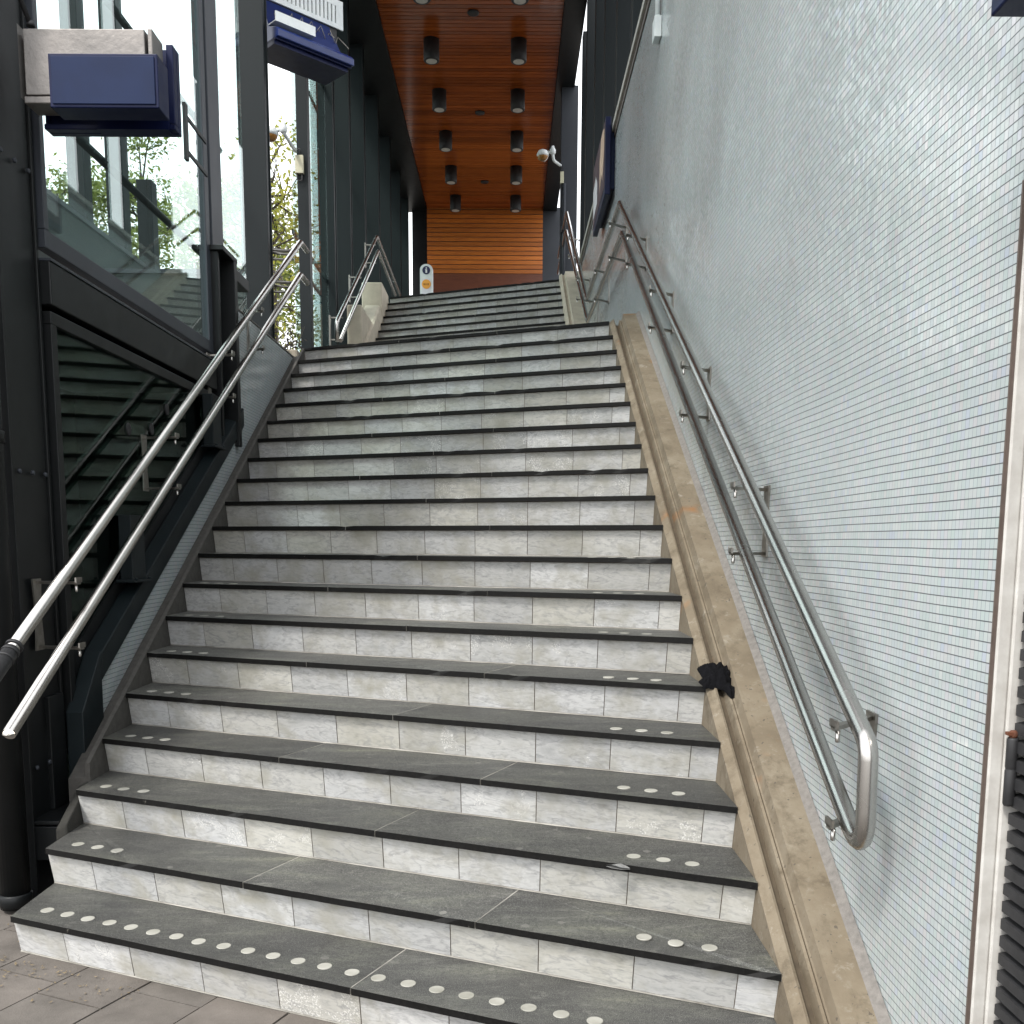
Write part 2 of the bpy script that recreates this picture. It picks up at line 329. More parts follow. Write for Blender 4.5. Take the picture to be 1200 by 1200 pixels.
# ------------------------------------------------------------------ mesh helpers
ORG = {}
class MB:
    def __init__(s): s.v = []; s.f = []; s.mi = []; s.tone = []; s.sm = []
    def face(s, pts, mi=0, tone=None, smooth=False):
        n = len(s.v); s.v += [tuple(p) for p in pts]; s.f.append(tuple(range(n, n+len(pts)))); s.mi.append(mi); s.tone.append(tone); s.sm.append(smooth)
    def raw(s, vs, fs, mi=0, tone=None, smooth=False):
        n = len(s.v); s.v += [tuple(p) for p in vs]
        for f in fs: s.f.append(tuple(i+n for i in f)); s.mi.append(mi); s.tone.append(tone); s.sm.append(smooth)
    def box(s, a, b, mi=0, tone=None, R=None, c=None):
        xs, ys, zs = zip(a, b)
        vs = [Vector((xs[i], ys[j], zs[k])) for i in (0, 1) for j in (0, 1) for k in (0, 1)]
        if R is not None:
            c = Vector(c) if c is not None else Vector((0, 0, 0))
            vs = [R @ p + c for p in vs]
        s.raw(vs, [(0, 1, 3, 2), (4, 6, 7, 5), (0, 4, 5, 1), (2, 3, 7, 6), (0, 2, 6, 4), (1, 5, 7, 3)], mi, tone)
    def loft(s, rings, mi=0, closed=True, caps=True, smooth=False, mis=None, tone=None):
        n = len(s.v); k = len(rings[0])
        for r in rings: s.v += [tuple(p) for p in r]
        for i in range(len(rings)-1):
            for j in range(k if closed else k-1):
                j2 = (j+1) % k
                s.f.append((n+i*k+j, n+i*k+j2, n+(i+1)*k+j2, n+(i+1)*k+j)); s.mi.append(mis[j] if mis else mi); s.tone.append(tone); s.sm.append(smooth)
        if caps:
            s.f.append(tuple(n+j for j in range(k))[::-1]); s.mi.append(mi); s.tone.append(tone); s.sm.append(False)
            m = n+(len(rings)-1)*k
            s.f.append(tuple(m+j for j in range(k))); s.mi.append(mi); s.tone.append(tone); s.sm.append(False)
    def tube(s, path, r, seg=14, mi=0, tone=None, caps=True):
        P = [Vector(p) for p in path]; N = len(P)
        rs = r if isinstance(r, (list, tuple)) else [r]*N
        T = [(P[min(i+1, N-1)]-P[max(i-1, 0)]).normalized() for i in range(N)]
        u = T[0].orthogonal().normalized(); rings = []
        for i in range(N):
            if i:
                q = T[i-1].rotation_difference(T[i]); u = (q @ u)
                u = (u-T[i]*u.dot(T[i])).normalized()
            w = T[i].cross(u)
            rings.append([P[i]+(u*math.cos(2*math.pi*k/seg)+w*math.sin(2*math.pi*k/seg))*rs[i] for k in range(seg)])
        s.loft(rings, mi, True, caps, True, tone=tone)
    def lathe(s, c, prof, seg=24, axis='z', mi=0):
        c = Vector(c); rings = []
        for r, h in prof:
            ring = []
            for k in range(seg):
                a = 2*math.pi*k/seg; p = (r*math.cos(a), r*math.sin(a), h)
                if axis == 'y': p = (p[0], p[2], p[1])
                if axis == 'x': p = (p[2], p[0], p[1])
                ring.append(c+Vector(p))
            rings.append(ring)
        s.loft(rings, mi, True, True, True)
    def build(s, name, mats, parent=None, bevel=0, fixn=True):
        me = bpy.data.meshes.new(name)
        o = bpy.data.objects.new(name, me); COL.objects.link(o)
        org = Vector((0, 0, 0))
        if parent is not None:
            o.parent = parent; org = ORG[parent.name]
        ORG[o.name] = org
        me.from_pydata([tuple(Vector(p)-org) for p in s.v], [], s.f)
        for m in (mats if isinstance(mats, (list, tuple)) else [mats]): me.materials.append(m)
        me.polygons.foreach_set('material_index', s.mi)
        me.polygons.foreach_set('use_smooth', s.sm)
        if any(t is not None for t in s.tone):
            ca = me.color_attributes.new('tone', 'FLOAT_COLOR', 'CORNER')
            buf = []
            for f, t in zip(s.f, s.tone):
                t = t or (.5, .5, .5)
                buf += [t[0], t[1], t[2], 1.0]*len(f)
            ca.data.foreach_set('color', buf)
        if fixn:
            bm = bmesh.new(); bm.from_mesh(me); bmesh.ops.recalc_face_normals(bm, faces=bm.faces); bm.to_mesh(me); bm.free()
        me.update()
        if bevel:
            md = o.modifiers.new('bevel', 'BEVEL'); md.width = bevel; md.segments = 2; md.limit_method = 'ANGLE'; md.angle_limit = rad(50)
        return o
def tone(): return (random.random(), random.random(), random.random())
def thing(name, label, cat, loc, group=None):
    o = bpy.data.objects.new(name, None); COL.objects.link(o); o.location = loc; o.empty_display_size = .2
    ORG[o.name] = Vector(loc); o['label'] = label; o['category'] = cat; o['kind'] = 'thing'
    if group: o['group'] = group
    return o
def tag(o, label, cat, group=None):
    o['label'] = label; o['category'] = cat; o['kind'] = 'thing'
    if group: o['group'] = group
    return o
def struct(o): o['kind'] = 'structure'; return o
def fillet(pts, r, n=7):
    P = [Vector(p) for p in pts]; out = [P[0]]
    for i in range(1, len(P)-1):
        a, b, c = P[i-1], P[i], P[i+1]
        d1 = (a-b).normalized(); d2 = (c-b).normalized()
        half = d1.angle(d2)/2
        rr = r[i] if isinstance(r, (list, tuple)) else r
        l = min(rr/math.tan(half), (a-b).length*.48, (c-b).length*.48)
        p1 = b+d1*l; p2 = b+d2*l
        for k in range(n+1):
            t = k/n; out.append((1-t)**2*p1+2*t*(1-t)*b+t*t*p2)
    out.append(P[-1]); return out
def bx(name, a, b, mat, parent=None, bevel=0):
    m = MB(); m.box(a, b); return m.build(name, mat, parent, bevel)

# ------------------------------------------------------------------ stairs
XL, XR, YL, YR = -1.91511, .81495, 3.67347, 2.48626
T, R = .31189, .17
TN = (YL-YR)/(XR-XL); SL = R/T
ang = math.atan(TN)
def flight(name, label, x0, x1, ybase, zbase, n, first_row, slabs, seed):
    """ybase: y of the first nosing at x = XL; nosings run skew to the side walls"""
    rnd = random.Random(seed)
    root = thing(name, label, 'stairs', (x0, ybase, zbase))
    ny = lambda x, i: ybase-TN*(x-XL)+T*i
    for i in range(n):
        z1 = zbase+R*(i+1); z0 = zbase+R*i; zt = z1-.0245
        last = i == n-1
        cuts = [x0]+[c for c in slabs[i % 2] if x0 < c < x1]+[x1]
        m = MB(); deep = T+.075 if not last else .36
        for a, b in zip(cuts, cuts[1:]):
            a2 = a+(.0022 if a > x0 else 0); b2 = b-(.0022 if b < x1 else 0)
            dz = rnd.uniform(-.0012, .0012); dy = rnd.uniform(-.002, .002); tn_ = (rnd.random(), rnd.random(), rnd.random())
            # slab joints run square to the nosing
            k = deep*TN*.9
            p = [(a2, ny(a2, i)+dy), (b2, ny(b2, i)+dy), (b2+(k if b < x1 else 0), ny(b2, i)+deep-(k*TN if b < x1 else 0)), (a2+(k if a > x0 else 0), ny(a2, i)+deep-(k*TN if a > x0 else 0))]
            lo = [(q[0], q[1], zt) for q in p]; hi = [(q[0], q[1], z1+dz) for q in p]
            # chipped front arris: the nosing line wavers by a millimetre or two
            ns = max(2, int((b2-a2)/.05))
            fl, fh = [], []
            for s_ in range(ns+1):
                x = a2+(b2-a2)*s_/ns; w = mnoise.noise((x*9, i*3.1, seed))*.0028
                cn = mnoise.noise((x*11, i*7.7, seed+4)); chip = min(.011, max(0, (cn-.38)*.05))
                fl.append((x, ny(x, i)+dy+w, zt)); fh.append((x, ny(x, i)+dy+w+chip, z1+dz-chip*.6))
            m.face(fh+[hi[2], hi[3]], 0, tn_)
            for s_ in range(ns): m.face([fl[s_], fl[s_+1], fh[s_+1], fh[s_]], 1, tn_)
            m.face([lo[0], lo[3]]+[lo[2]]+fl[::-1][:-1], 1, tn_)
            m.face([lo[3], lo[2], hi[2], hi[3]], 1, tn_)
            if b < x1:   # mortar filling the joint to the next slab, a hair below the surface
                e = .0044; m.face([(b2, hi[1][1]+.004, z1-.0012), (b2+e, hi[1][1]+.004-TN*e, z1-.0012), (hi[2][0]+e, hi[2][1]-TN*e, z1-.0012), (hi[2][0], hi[2][1], z1-.0012)], 2)
            m.face([lo[0], lo[3], hi[3], fh[0]], 2, tn_); m.face([lo[2], lo[1], fh[-1], hi[2]], 2, tn_)
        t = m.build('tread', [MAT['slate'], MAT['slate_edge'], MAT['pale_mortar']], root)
        # studs
        if first_row is not None and i < 14:
            xs = [-1.804+.0985*k for k in range(26)] if (i == 0 and first_row) else [-1.806, -1.708, -1.610, .442, .541, .638]
            for x in xs:
                c = Vector((x+rnd.uniform(-.003, .003), ny(x, i)+.112+rnd.uniform(-.003, .003), z1))
                sm = MB(); sm.lathe(c, [(.0252, -.004), (.0252, .0008), (.024, .0015)], 22)
                sm.build('stud', MAT['stud'], t)
        # riser: pale marble tiles on a mortar bed, leaning back a little
        m = MB(); yo = .022; lean = .045
        ry = lambda x, z: ny(x, i)+yo+lean*(zt-z)/(zt-z0)
        zb = z0+.001
        m.loft([[(x0, ry(x0, zb)-.004, z0+.0006), (x0, ry(x0, zb)-.0025, z0+.0052), (x0, ry(x0, zb)+.003, z0+.0055), (x0, ry(x0, zb)+.003, z0+.0006)], [(x1, ry(x1, zb)-.004, z0+.0006), (x1, ry(x1, zb)-.0025, z0+.0052), (x1, ry(x1, zb)+.003, z0+.0055), (x1, ry(x1, zb)+.003, z0+.0006)]], 2)
        m.face([(x0, ry(x0, zb)+.004, zb), (x1, ry(x1, zb)+.004, zb), (x1, ry(x1, zt)+.004, zt), (x0, ry(x0, zt)+.004, zt)], 1, tone())
        x = -1.99+rnd.uniform(-.012, .012)-.3
        while x < x1:
            a, b = max(x+.0017, x0), min(x+.2983, x1)
            if b-a > .01:
                tn_ = (rnd.random(), rnd.random()**2, rnd.random()); d = rnd.uniform(-.001, .001)
                za, zc = zb+.005, zt-.004
                q = [(a, za), (b, za), (b, zc), (a, zc)]
                fr = [(X, ry(X, Z)+d, Z) for X, Z in q]; bk = [(X, ry(X, Z)+.006, Z) for X, Z in q]
                m.face(fr, 0, tn_)
                for e in range(4): m.face([fr[e], bk[e], bk[(e+1) % 4], fr[(e+1) % 4]], 0, tn_)
            x += .3
        m.build('riser', [MAT['marble'], MAT['grout'], MAT['pale_mortar']], root)
    return root
lower = flight('staircase', 'lower flight of grey marble risers and dark stone treads with pale dots', XL, XR, YL, 0, 20, True, ([-.508], [-.99, -.108]), 3)
UXL, UXR, UY0 = -1.978, .758, 15.191-6*T
UY0 = UY0+TN*(UXL-XL)
upper = flight('staircase', 'upper flight of grey steps beyond the landing, below the timber wall', UXL, UXR, UY0, 3.4, 13, None, ([-.508], [-.99, -.108]), 11)

def prism(m, prof, y0, y1, zf, mis=None, mi=0, step=None):
    """sweep an (x, z offset) profile along y, its height following zf(y)"""
    ys = list(np.linspace(y0, y1, step or 26))
    m.loft([[(x, y, max(zf(y)+zo, .0) if zo > -.36 else max(zf(y)-.6, -.02)) for x, zo in prof] for y in ys], mi, True, True, False, mis)
zr = lambda y: R+(y-YR)*SL
zl = lambda y: R+(y-YL)*SL
m = MB()
prof = [(.8155, -.5), (.8155, -.014), (.846, .014), (.855, .010), (.862, -.034), (.886, -.036), (.896, .006), (.905, .008), (.910, .003), (.915, .008), (.926, .056), (1.028, .060), (1.058, .082), (1.058, -.5)]
mis = [0]*len(prof); mis[11] = 1; mis[4] = mis[3] = 2; mis[7] = 2
prism(m, prof, 1.7, 8.42, zr, mis)
m.build('stringer', [MAT['concrete'], MAT['grey_grout'], MAT['groove_dirt_shade']], lower)['label'] = 'tan concrete side kerb with a grooved bicycle channel'
m = MB()
prof = [(-1.9165, -.5), (-1.9165, -.004), (-1.936, -.002), (-1.942, -.07), (-2.018, -.08), (-2.018, -.5)]
prism(m, prof, 4.46, 9.6, zl)
m.build('stringer', MAT['dim_mortar'], lower)
m = MB()   # broken mortar wedge where the left kerb starts
prism(m, [(-1.9165, -.5), (-1.9165, -.07), (-1.97, -.10), (-1.97, -.5)], 4.2, 4.45, zl)
m.build('kerb_end', MAT['dark_mortar'], lower, bevel=.01)
yu = 15.191+TN*(UXL-UXL); zu = lambda y: 3.4+R+(y-(UY0-TN*(UXL-XL)))*SL
zur = lambda y: 3.4+R+(y-(UY0-TN*(UXR-XL)))*SL
m = MB()
prof = [(.7585, -.5), (.7585, .02), (.80, .05), (.812, .03), (.84, .03), (.855, .085), (1.058, .09), (1.058, -.5)]
prism(m, prof, 12.0, 15.98, zur)
m.build('stringer', MAT['pale_concrete'], upper)
m = MB()
prof = [(-1.9785, -.5), (-1.9785, .02), (-2.0, .19), (-2.03, .215), (-2.24, .215), (-2.24, -.5)]
prism(m, prof, 13.6, 16.0, zu)
m.box((-2.24, 14.2, 3.4), (-2.035, 16.05, 4.84)); m.box((-2.3, 16.06, 5.0), (-1.98, 16.9, 5.60))
m.build('stringer', MAT['pale_concrete'], upper, bevel=.02)

# ------------------------------------------------------------------ ground, landing, upper floor
m = MB(); m.face([(-600, -600, -.03), (600, -600, -.03), (600, 900, -.03), (-600, 900, -.03)])
struct(m.build('ground', MAT['earth']))
ca, sa = math.cos(ang), math.sin(ang)
o0 = Vector((-1.60, YL-TN*(-1.60-XL)+.03, 0)); sx = Vector((ca, -sa, 0)); sy = Vector((sa, ca, 0))
m = MB()
m.face([o0+sx*a+sy*b+Vector((0, 0, -.012)) for a, b in ((-5, -5), (6, -5), (6, 2.5), (-5, 2.5))], 1, (.5, .5, .5))
for i in range(-12, 14):
    st = [-.21, -.36, -.27, -.12][i % 4] if -2 < i < 4 else random.uniform(-.3, 0)
    for k in range(-14, 10):
        a, b = i*.305+.0035, (i+1)*.305-.0035; c, d = st+k*.30+.0035, st+(k+1)*.30-.0035
        dz = random.uniform(-.002, .002)
        tl = [random.uniform(-.002, .002) for _ in range(4)]
        top = [o0+sx*x+sy*y+Vector((0, 0, dz+tl[q])) for q, (x, y) in enumerate(((a, c), (b, c), (b, d), (a, d)))]
        tn_ = tone(); m.face(top, 0, tn_)
        for e in range(4):
            p, q = top[e], top[(e+1) % 4]
            m.face([p, q, q-Vector((0, 0, .03)), p-Vector((0, 0, .03))], 0, tn_)
struct(m.build('pavement', [MAT['paver'], MAT['dirt']]))
m = MB()   # stray leaf litter and grit in the joints by the column foot
rl = random.Random(5)
for k in range(170):
    x = rl.uniform(-2.2, -1.3); y = YL-TN*(x-XL)-abs(rl.gauss(0, .10))-.005 if k % 3 else rl.uniform(3.35, 4.2)
    if x > -1.93 and y > YL-TN*(x-XL): continue
    a = rl.uniform(0, 6.3); s = rl.uniform(.003, .010); d = Vector((math.cos(a), math.sin(a), 0)); e = Vector((-d.y, d.x, 0))*.5
    c = Vector((x, y, .006+rl.random()*.004))
    m.face([c-d*s, c+e*s, c+d*s+Vector((0, 0, .004)), c-e*s], 0)
lit = m.build('leaf_litter', simple('dry_litter', (.22, .17, .10), (.10, .075, .045), 90, .9, .1), fixn=False); lit['kind'] = 'stuff'
yt = lambda x: YL-TN*(x-XL)+T*19
yb = lambda x: UY0-TN*(x-XL)
m = MB()
m.raw([(x, y, z) for z in (3.15, 3.392) for x, y in ((-2.46, yt(XL)+.1), (XL, yt(XL)+.2), (XR, yt(XR)+.2), (1.06, yt(1.06)+.2), (1.06, yb(1.06)+.1), (-2.46, yb(-2.46)+.1))],
      [(5, 4, 3, 2, 1, 0), (6, 7, 8, 9, 10, 11)]+[(i, (i+1) % 6, 6+(i+1) % 6, 6+i) for i in range(6)])
struct(m.build('landing', MAT['grey_grout']))
m = MB(); yq = lambda x: UY0-TN*(x-XL)+T*12+.3
m.raw([(x, y, z) for z in (5.3, 5.60) for x, y in ((-2.8, yq(-2.3)), (-2.3, yq(-2.3)), (1.06, yq(1.06)), (1.06, 15.65), (1.5, 15.65), (1.5, 24.6), (-2.8, 24.6))],
      [tuple(range(7))[::-1], tuple(range(7, 14))]+[(i, (i+1) % 7, 7+(i+1) % 7, 7+i) for i in range(7)])
struct(m.build('upper_floor', MAT['grey_grout']))

# ------------------------------------------------------------------ mosaic wall on the right
WX = 1.06; WT = 5.72
wall = thing('mosaic_wall', 'tall pale wall of small iridescent glass mosaic tiles right of the stairs', 'wall', (WX, 2.2, 0))
m = MB(); m.box((WX, 2.162, -.02), (WX+.24, 15.6, WT)); m.box((WX, .6, 2.352), (WX+.24, 2.162, WT))
m.build('tiled_face', MAT['mosaic'], wall)
m = MB(); m.box((WX-.035, .6, WT+.002), (WX+.26, 15.62, WT+.055)); m.box((WX-.012, .6, WT-.05), (WX-.001, 15.62, WT+.001), 1)
m.build('coping', [MAT['cap'], MAT['brown_trim']], wall)
m = MB(); m.box((WX-.003, 2.1555, 0), (WX+.005, 2.1615, 2.350)); m.box((WX-.003, .6, 2.346), (WX+.005, 2.155, 2.3515))
m.build('edge_trim', MAT['brown_trim'], wall)
m = MB(); m.box((WX+.0055, 2.150, 0), (WX+.036, 2.1605, 2.345))
m.box((WX+.0365, 2.144, 0), (WX+.11, 2.16, 2.345)); m.box((WX+.0055, .6, 2.29), (WX+.064, 2.143, 2.345))
m.build('door_jamb', MAT['white_paint'], wall, bevel=.004)
gr = thing('louvre_grille', 'black louvred grille in the white framed opening right of the mosaic wall', 'grille', (WX+.08, 1.5, 0))
m = MB(); m.box((WX+.112, .6, 0), (WX+.13, 2.143, 2.288)); m.build('back_panel', MAT['black_rubber'], gr)
m = MB()
z = .02
while z < 1.50:
    m.loft([[(WX+.111, y, z+.012), (WX+.049, y, z), (WX+.049, y, z+.024), (WX+.111, y, z+.036)] for y in (.62, 2.134)])
    z += .0405
m.build('slat', MAT['black_rubber'], gr)
hg = thing('gate_hinge', 'black cylindrical hinge with a rusty cap on the white door jamb', 'hinge', (1.104, 2.128, 1.035))
m = MB(); m.lathe((1.104, 2.128, 1.035), [(.010, 0), (.0125, .004), (.0125, .078), (.0115, .080), (.0115, .084), (.0125, .086), (.0125, .148), (.011, .152)], 18)
m.build('barrel', MAT['black_rubber'], hg)
m = MB(); m.lathe((1.104, 2.128, 1.187), [(.008, 0), (.009, .004), (.009, .012), (.006, .016)], 14); m.box((1.088, 2.120, 1.193), (1.111, 2.133, 1.2)); m.build('cap', MAT['rust'], hg)

# ------------------------------------------------------------------ left mosaic parapet
pz = 3.31
m = MB()
PX = -2.02
ys_ = (4.45, 7.55, 7.56, 9.80, 9.98)
def strip(x):
    top = [(x, 9.98, 3.34), (x, 9.86, pz), (x, 7.56, pz), (x, 7.55, zl(7.55)+.14), (x, 4.74, zl(4.74)+.14)]
    bot = [(x, 4.74, zl(4.74)-.3), (x, 9.98, zl(9.98)-.3)]
    return top+bot
A, B = strip(PX), strip(PX-.09)
m.raw(A+B, [tuple(range(7)), tuple(range(13, 6, -1))]+[(i, (i+1) % 7, 7+(i+1) % 7, 7+i) for i in range(7)])
par = thing('mosaic_parapet', 'low mosaic tiled side wall left of the stairs under the black sill', 'wall', (PX, 6, 0))
m.build('tiled_face', MAT['mosaic'], par)
m = MB(); m.box((PX-.10, 9.72, 3.20), (PX+.012, 10.06, 3.41)); m.build('end_cap', MAT['pale_concrete'], par, bevel=.015)
m = MB(); m.box((PX-.10, 7.57, pz+.001), (PX+.006, 9.719, pz+.012)); m.build('cap_strip', MAT['grey_grout'], par)

# ------------------------------------------------------------------ handrails
def bracket(root, xw, xr, y, zt, zb, s):
    """wall plate and two arms under the rails; s = +1 when the wall is on the +x side"""
    m = MB()
    x0, x1 = sorted((xw-s*.0005, xw-s*.008))
    yb_ = y+((.175 if y < 3 else .12) if s > 0 else .04)
    m.loft([[(x, yb_-.04, zt+.01), (x, yb_+.04, zt+.01), (x, yb_+.024, (zt+zb)/2), (x, yb_+.04, zb-.02), (x, yb_-.04, zb-.02), (x, yb_-.024, (zt+zb)/2)] for x in (x0, x1)])
    for z in (zt, zb):
        m.loft([[(xw-s*.0085, yb_+dy, z+dz) for dy, dz in ((-.016, -.012), (.016, -.012), (.016, 0), (-.016, 0))], [(xr-s*.055, y+dy, z+dz) for dy, dz in ((-.016, -.012), (.016, -.012), (.016, 0), (-.016, 0))]])
        m.box((min(xr-s*.055, xr-s*.048), y-.03, z-.004), (max(xr-s*.055, xr-s*.048), y+.03, z+.018))
    br = m.build('bracket', MAT['stainless_dull'], root)
    for z in (zt, zb):
        m = MB(); m.lathe((xr-s*.040, y, z-.045), [(.006, 0), (.007, .004), (.007, .033)], 10); m.build('bolt', MAT['stainless'], br)
RR = .0255
rail = thing('handrail', 'double stainless handrail on the mosaic wall with a looped bottom end', 'handrail', (.94, 2.6, 0))
hx = .94
P = lambda u, v, x=hx: at(u, v, x=x)
ztop = lambda y: 1.10+(y-2.60)*(4.475-1.10)/(8.91-2.60)
zlow = lambda y: .83+(y-2.62)*(4.155-.83)/(8.69-2.62)
path = [P(664, 249, .92)+Vector((0, 2.6, 0)), P(664, 249, .92), (hx, 12.55, 4.53), (hx, 8.91, 4.475), (hx, 2.535, 1.085), (hx, 2.525, .775), (hx, 8.69, 4.165), (hx, 12.40, 4.25), P(663.3, 270.5, .92), P(663.3, 270.5, .92)+Vector((0, 2.6, 0))]
m = MB(); m.tube(fillet(path[:6]+[path[6]], [0, .05, .05, .05, .07, .075, 0]), RR, 16, caps=True); m.build('rail', MAT['stainless'], rail)
m = MB(); m.tube(fillet([(hx, 8.60, zlow(8.60)-.003)]+path[6:], [0, .04, .05, .05, 0]), RR, 16); m.build('rail', MAT['stainless'], rail)
for y in (2.66, 4.00, 5.28, 6.57, 7.95):
    bracket(rail, WX, hx, y, ztop(y)-RR+.006, zlow(y)-RR+.010, 1)
for y in (9.35, 10.9, 12.2): bracket(rail, WX, hx, y, 4.49-RR-.012, 4.20-RR-.012, 1)
for y in (13.6, 15.6): 
    zc = 4.53+(y-12.55)*(P(664, 249, .92).z-4.53)/(P(664, 249, .92).y-12.55)
    bracket(rail, WX, .93, y, zc-RR-.015, zc-.28-RR, 1)
railL = thing('handrail', 'double stainless handrail in front of the dark glass left of the lower steps', 'handrail', (-1.94, 3.8, 0))
lx = -1.94
zlt = lambda y: 1.13+(y-3.77)*(4.352-1.13)/(9.643-3.77)
zll = lambda y: zlt(y)-.29+.0
m = MB(); m.tube(fillet([(lx, 3.3, zlt(3.3)), (lx, 9.643, 4.352), (lx, 9.95, 4.36)], .06), RR, 16); m.build('rail', MAT['stainless'], railL)
m = MB(); m.tube([(lx, 3.3, zlt(3.3)), (lx, 3.86, zlt(3.86))], RR+.006, 16); 
for y in (3.80, 3.84, 3.875): m.tube([(lx, y, zlt(y)), (lx, y+.012, zlt(y+.012))], RR+.009, 16)
m.build('tape_wrap', MAT['black_rubber'], railL)
m = MB(); m.tube(fillet([(lx, 3.80, .858), (lx, 9.61, 4.056), (lx, 9.93, 4.062)], .06), RR, 16); m.lathe((lx, 3.80, .858), [(.024, -.003), (.024, .003)], 16); m.build('rail', MAT['stainless'], railL)
zl2 = lambda y: .858+(y-3.80)*(4.056-.858)/(9.61-3.80)
for y, xw in ((4.38, -2.097), (5.78, -2.097), (7.02, -2.075), (7.90, -2.02)):
    bracket(railL, xw, lx, y, zlt(y)-RR-.012, zl2(y)-RR-.012, -1)
m = MB()
for z in (zlt(9.3)-.02, zl2(9.3)-.02): m.tube([(lx, 9.30, z), (-2.11, 9.22, z)], .012, 10)
m.build('standoff', MAT['stainless_dull'], railL)
m = MB()
for z in (zlt(9.45)-.06, zl2(9.45)-.06):
    m = MB(); m.tube([(-2.33, 9.42, z+.05), (lx-.015, 9.52, z+.05)], .016, 10); m.build('side_bar', MAT['stainless_dull'], railL)
    m = MB(); m.tube([(-2.33, 9.25, z-.09), (lx+.02, 9.25, z-.09)], .011, 10); m.build('side_bar', MAT['stainless_dull'], railL)
railU = thing('handrail', 'double stainless handrail left of the upper flight by the cream concrete kerb', 'handrail', (-1.97, 11.8, 3.4))
ux = -1.97
m = MB(); m.tube(fillet([at(395, 400, x=ux), at(395, 376, x=ux), at(441.5, 277, x=ux), at(468.5, 346, x=ux)], .08), .024, 14); m.build('rail', MAT['stainless'], railU)
m = MB(); m.tube(fillet([at(399, 399, x=ux), at(443, 294, x=ux), at(463, 346, x=ux)], .08), .024, 14); m.build('rail', MAT['stainless'], railU)
m = MB()
for t_ in (.08, .5, .92):
    a = at(395, 378, x=ux).lerp(at(441.5, 277, x=ux), t_); m.box((ux-.14, a.y-.03, a.z-.36), (ux-.125, a.y+.03, a.z-.02)); m.box((ux-.125, a.y-.012, a.z-.05), (ux+.02, a.y+.012, a.z-.037)); m.box((ux-.125, a.y-.012, a.z-.30), (ux+.02, a.y+.012, a.z-.287))
m.build('bracket', MAT['stainless_dull'], railU)

# ------------------------------------------------------------------ left glazed lift enclosure
GX = -2.10
scr = thing('glazed_screen', 'black steel framed glass screen with a heavy dark crossbeam left of the stairs', 'glass screen', (GX, 5.8, 0))
ztp = 9.2
m = MB(); m.box((GX-.03, 4.66, 2.905), (GX+.025, 7.14, 2.985)); m.box((GX-.03, 4.66, 2.985), (GX+.025, 4.70, ztp)); m.box((GX-.03, 7.14, 2.905), (GX+.02, 7.24, ztp))
m.box((GX-.05, 7.255, 3.645), (GX+.03, 7.43, ztp)); m.box((GX-.05, 7.48, 3.645), (GX+.01, 7.60, ztp)); m.build('frame', MAT['grey_steel'], scr, bevel=.004)
m = MB(); m.box((GX-.06, 4.645, 2.655), (GX+.045, 7.2, 2.845)); m.build('transom', MAT['black_steel'], scr, bevel=.006)
m = MB(); m.box((GX-.05, 4.645, 2.8455), (GX+.05, 7.2, 2.857)); m.build('transom_lip', MAT['grey_steel'], scr)
m = MB(); m.box((GX-.03, 4.66, 2.575), (GX+.03, 7.2, 2.632)); m.box((GX-.03, 4.66, .62), (GX+.03, 4.715, 2.575)); m.build('frame', MAT['black_steel'], scr, bevel=.004)
m = MB(); m.box((GX-.006, 4.70, 2.985), (GX+.006, 7.14, ztp)); m.build('glass_pane', MAT['glass'], scr)
m = MB(); 
def gl(x): return [(x, 4.715, zl(4.715)+.2), (x, 7.2, zl(7.2)+.2), (x, 7.2, 2.575), (x, 4.715, 2.575)]
A, B = gl(GX-.006), gl(GX+.006)
m.raw(A+B, [(0, 1, 2, 3), (7, 6, 5, 4)]+[(i, (i+1) % 4, 4+(i+1) % 4, 4+i) for i in range(4)]); m.build('glass_pane', MAT['glass_dark'], scr)
m = MB(); m.box((GX-.006, 7.60, 3.0), (GX+.006, 8.24, ztp)); m.build('glass_pane', MAT['glass'], scr)
m = MB()
prism(m, [(-2.085, .09), (-2.004, .105), (-2.004, .235), (-2.07, .25), (-2.085, .25)], 4.86, 7.7, zl)
m.loft([[(x, 4.62, .16), (x, 4.62, .80), (x, 4.86, zl(4.86)+.25), (x, 4.86, .40)] for x in (-2.085, -2.004)])
m.build('sill', MAT['sill_steel'], scr, bevel=.004)
m = MB(); prism(m, [(-2.099, .20), (-2.086, .20), (-2.086, .33), (-2.099, .33)], 4.75, 7.2, zl); m.build('bottom_frame', MAT['black_steel'], scr)
for y in (5.42, 6.98):
    m = MB(); zc = zl(y); m.box((-2.07, y-.10, zc+.27), (-2.0, y+.09, zc+.62)); m.box((-2.08, y-.14, zc+.262), (-1.975, y+.12, zc+.278))
    for dy in (-.1, .09): m.lathe((-1.985, y+dy, zc+.278), [(.010, 0), (.010, .012)], 8)
    m.build('stub_post', MAT['sill_steel'], scr, bevel=.005)
m = MB(); m.box((-2.16, 7.225, zl(7.3)+.10), (-2.03, 7.26, 3.62)); m.box((-2.16, 7.48, 2.30), (-1.985, 7.555, 3.62)); m.box((-2.16, 7.26, 2.35), (-2.09, 7.48, 3.62)); m.box((-2.16, 7.20, 3.605), (-1.985, 7.57, 3.64)); m.box((-2.14, 7.57, 3.50), (-2.0, 7.95, 3.58))
m.build('post', MAT['black_steel'], scr, bevel=.004)
m = MB()
for u, v in ((150, 503), (177, 503), (195, 480)):
    c = at(u, v, x=GX+.007); m.lathe(c, [(.034, 0), (.034, .006), (.028, .008)], 20, 'x')
m.build('glass_fixing', MAT['black_rubber'], scr)
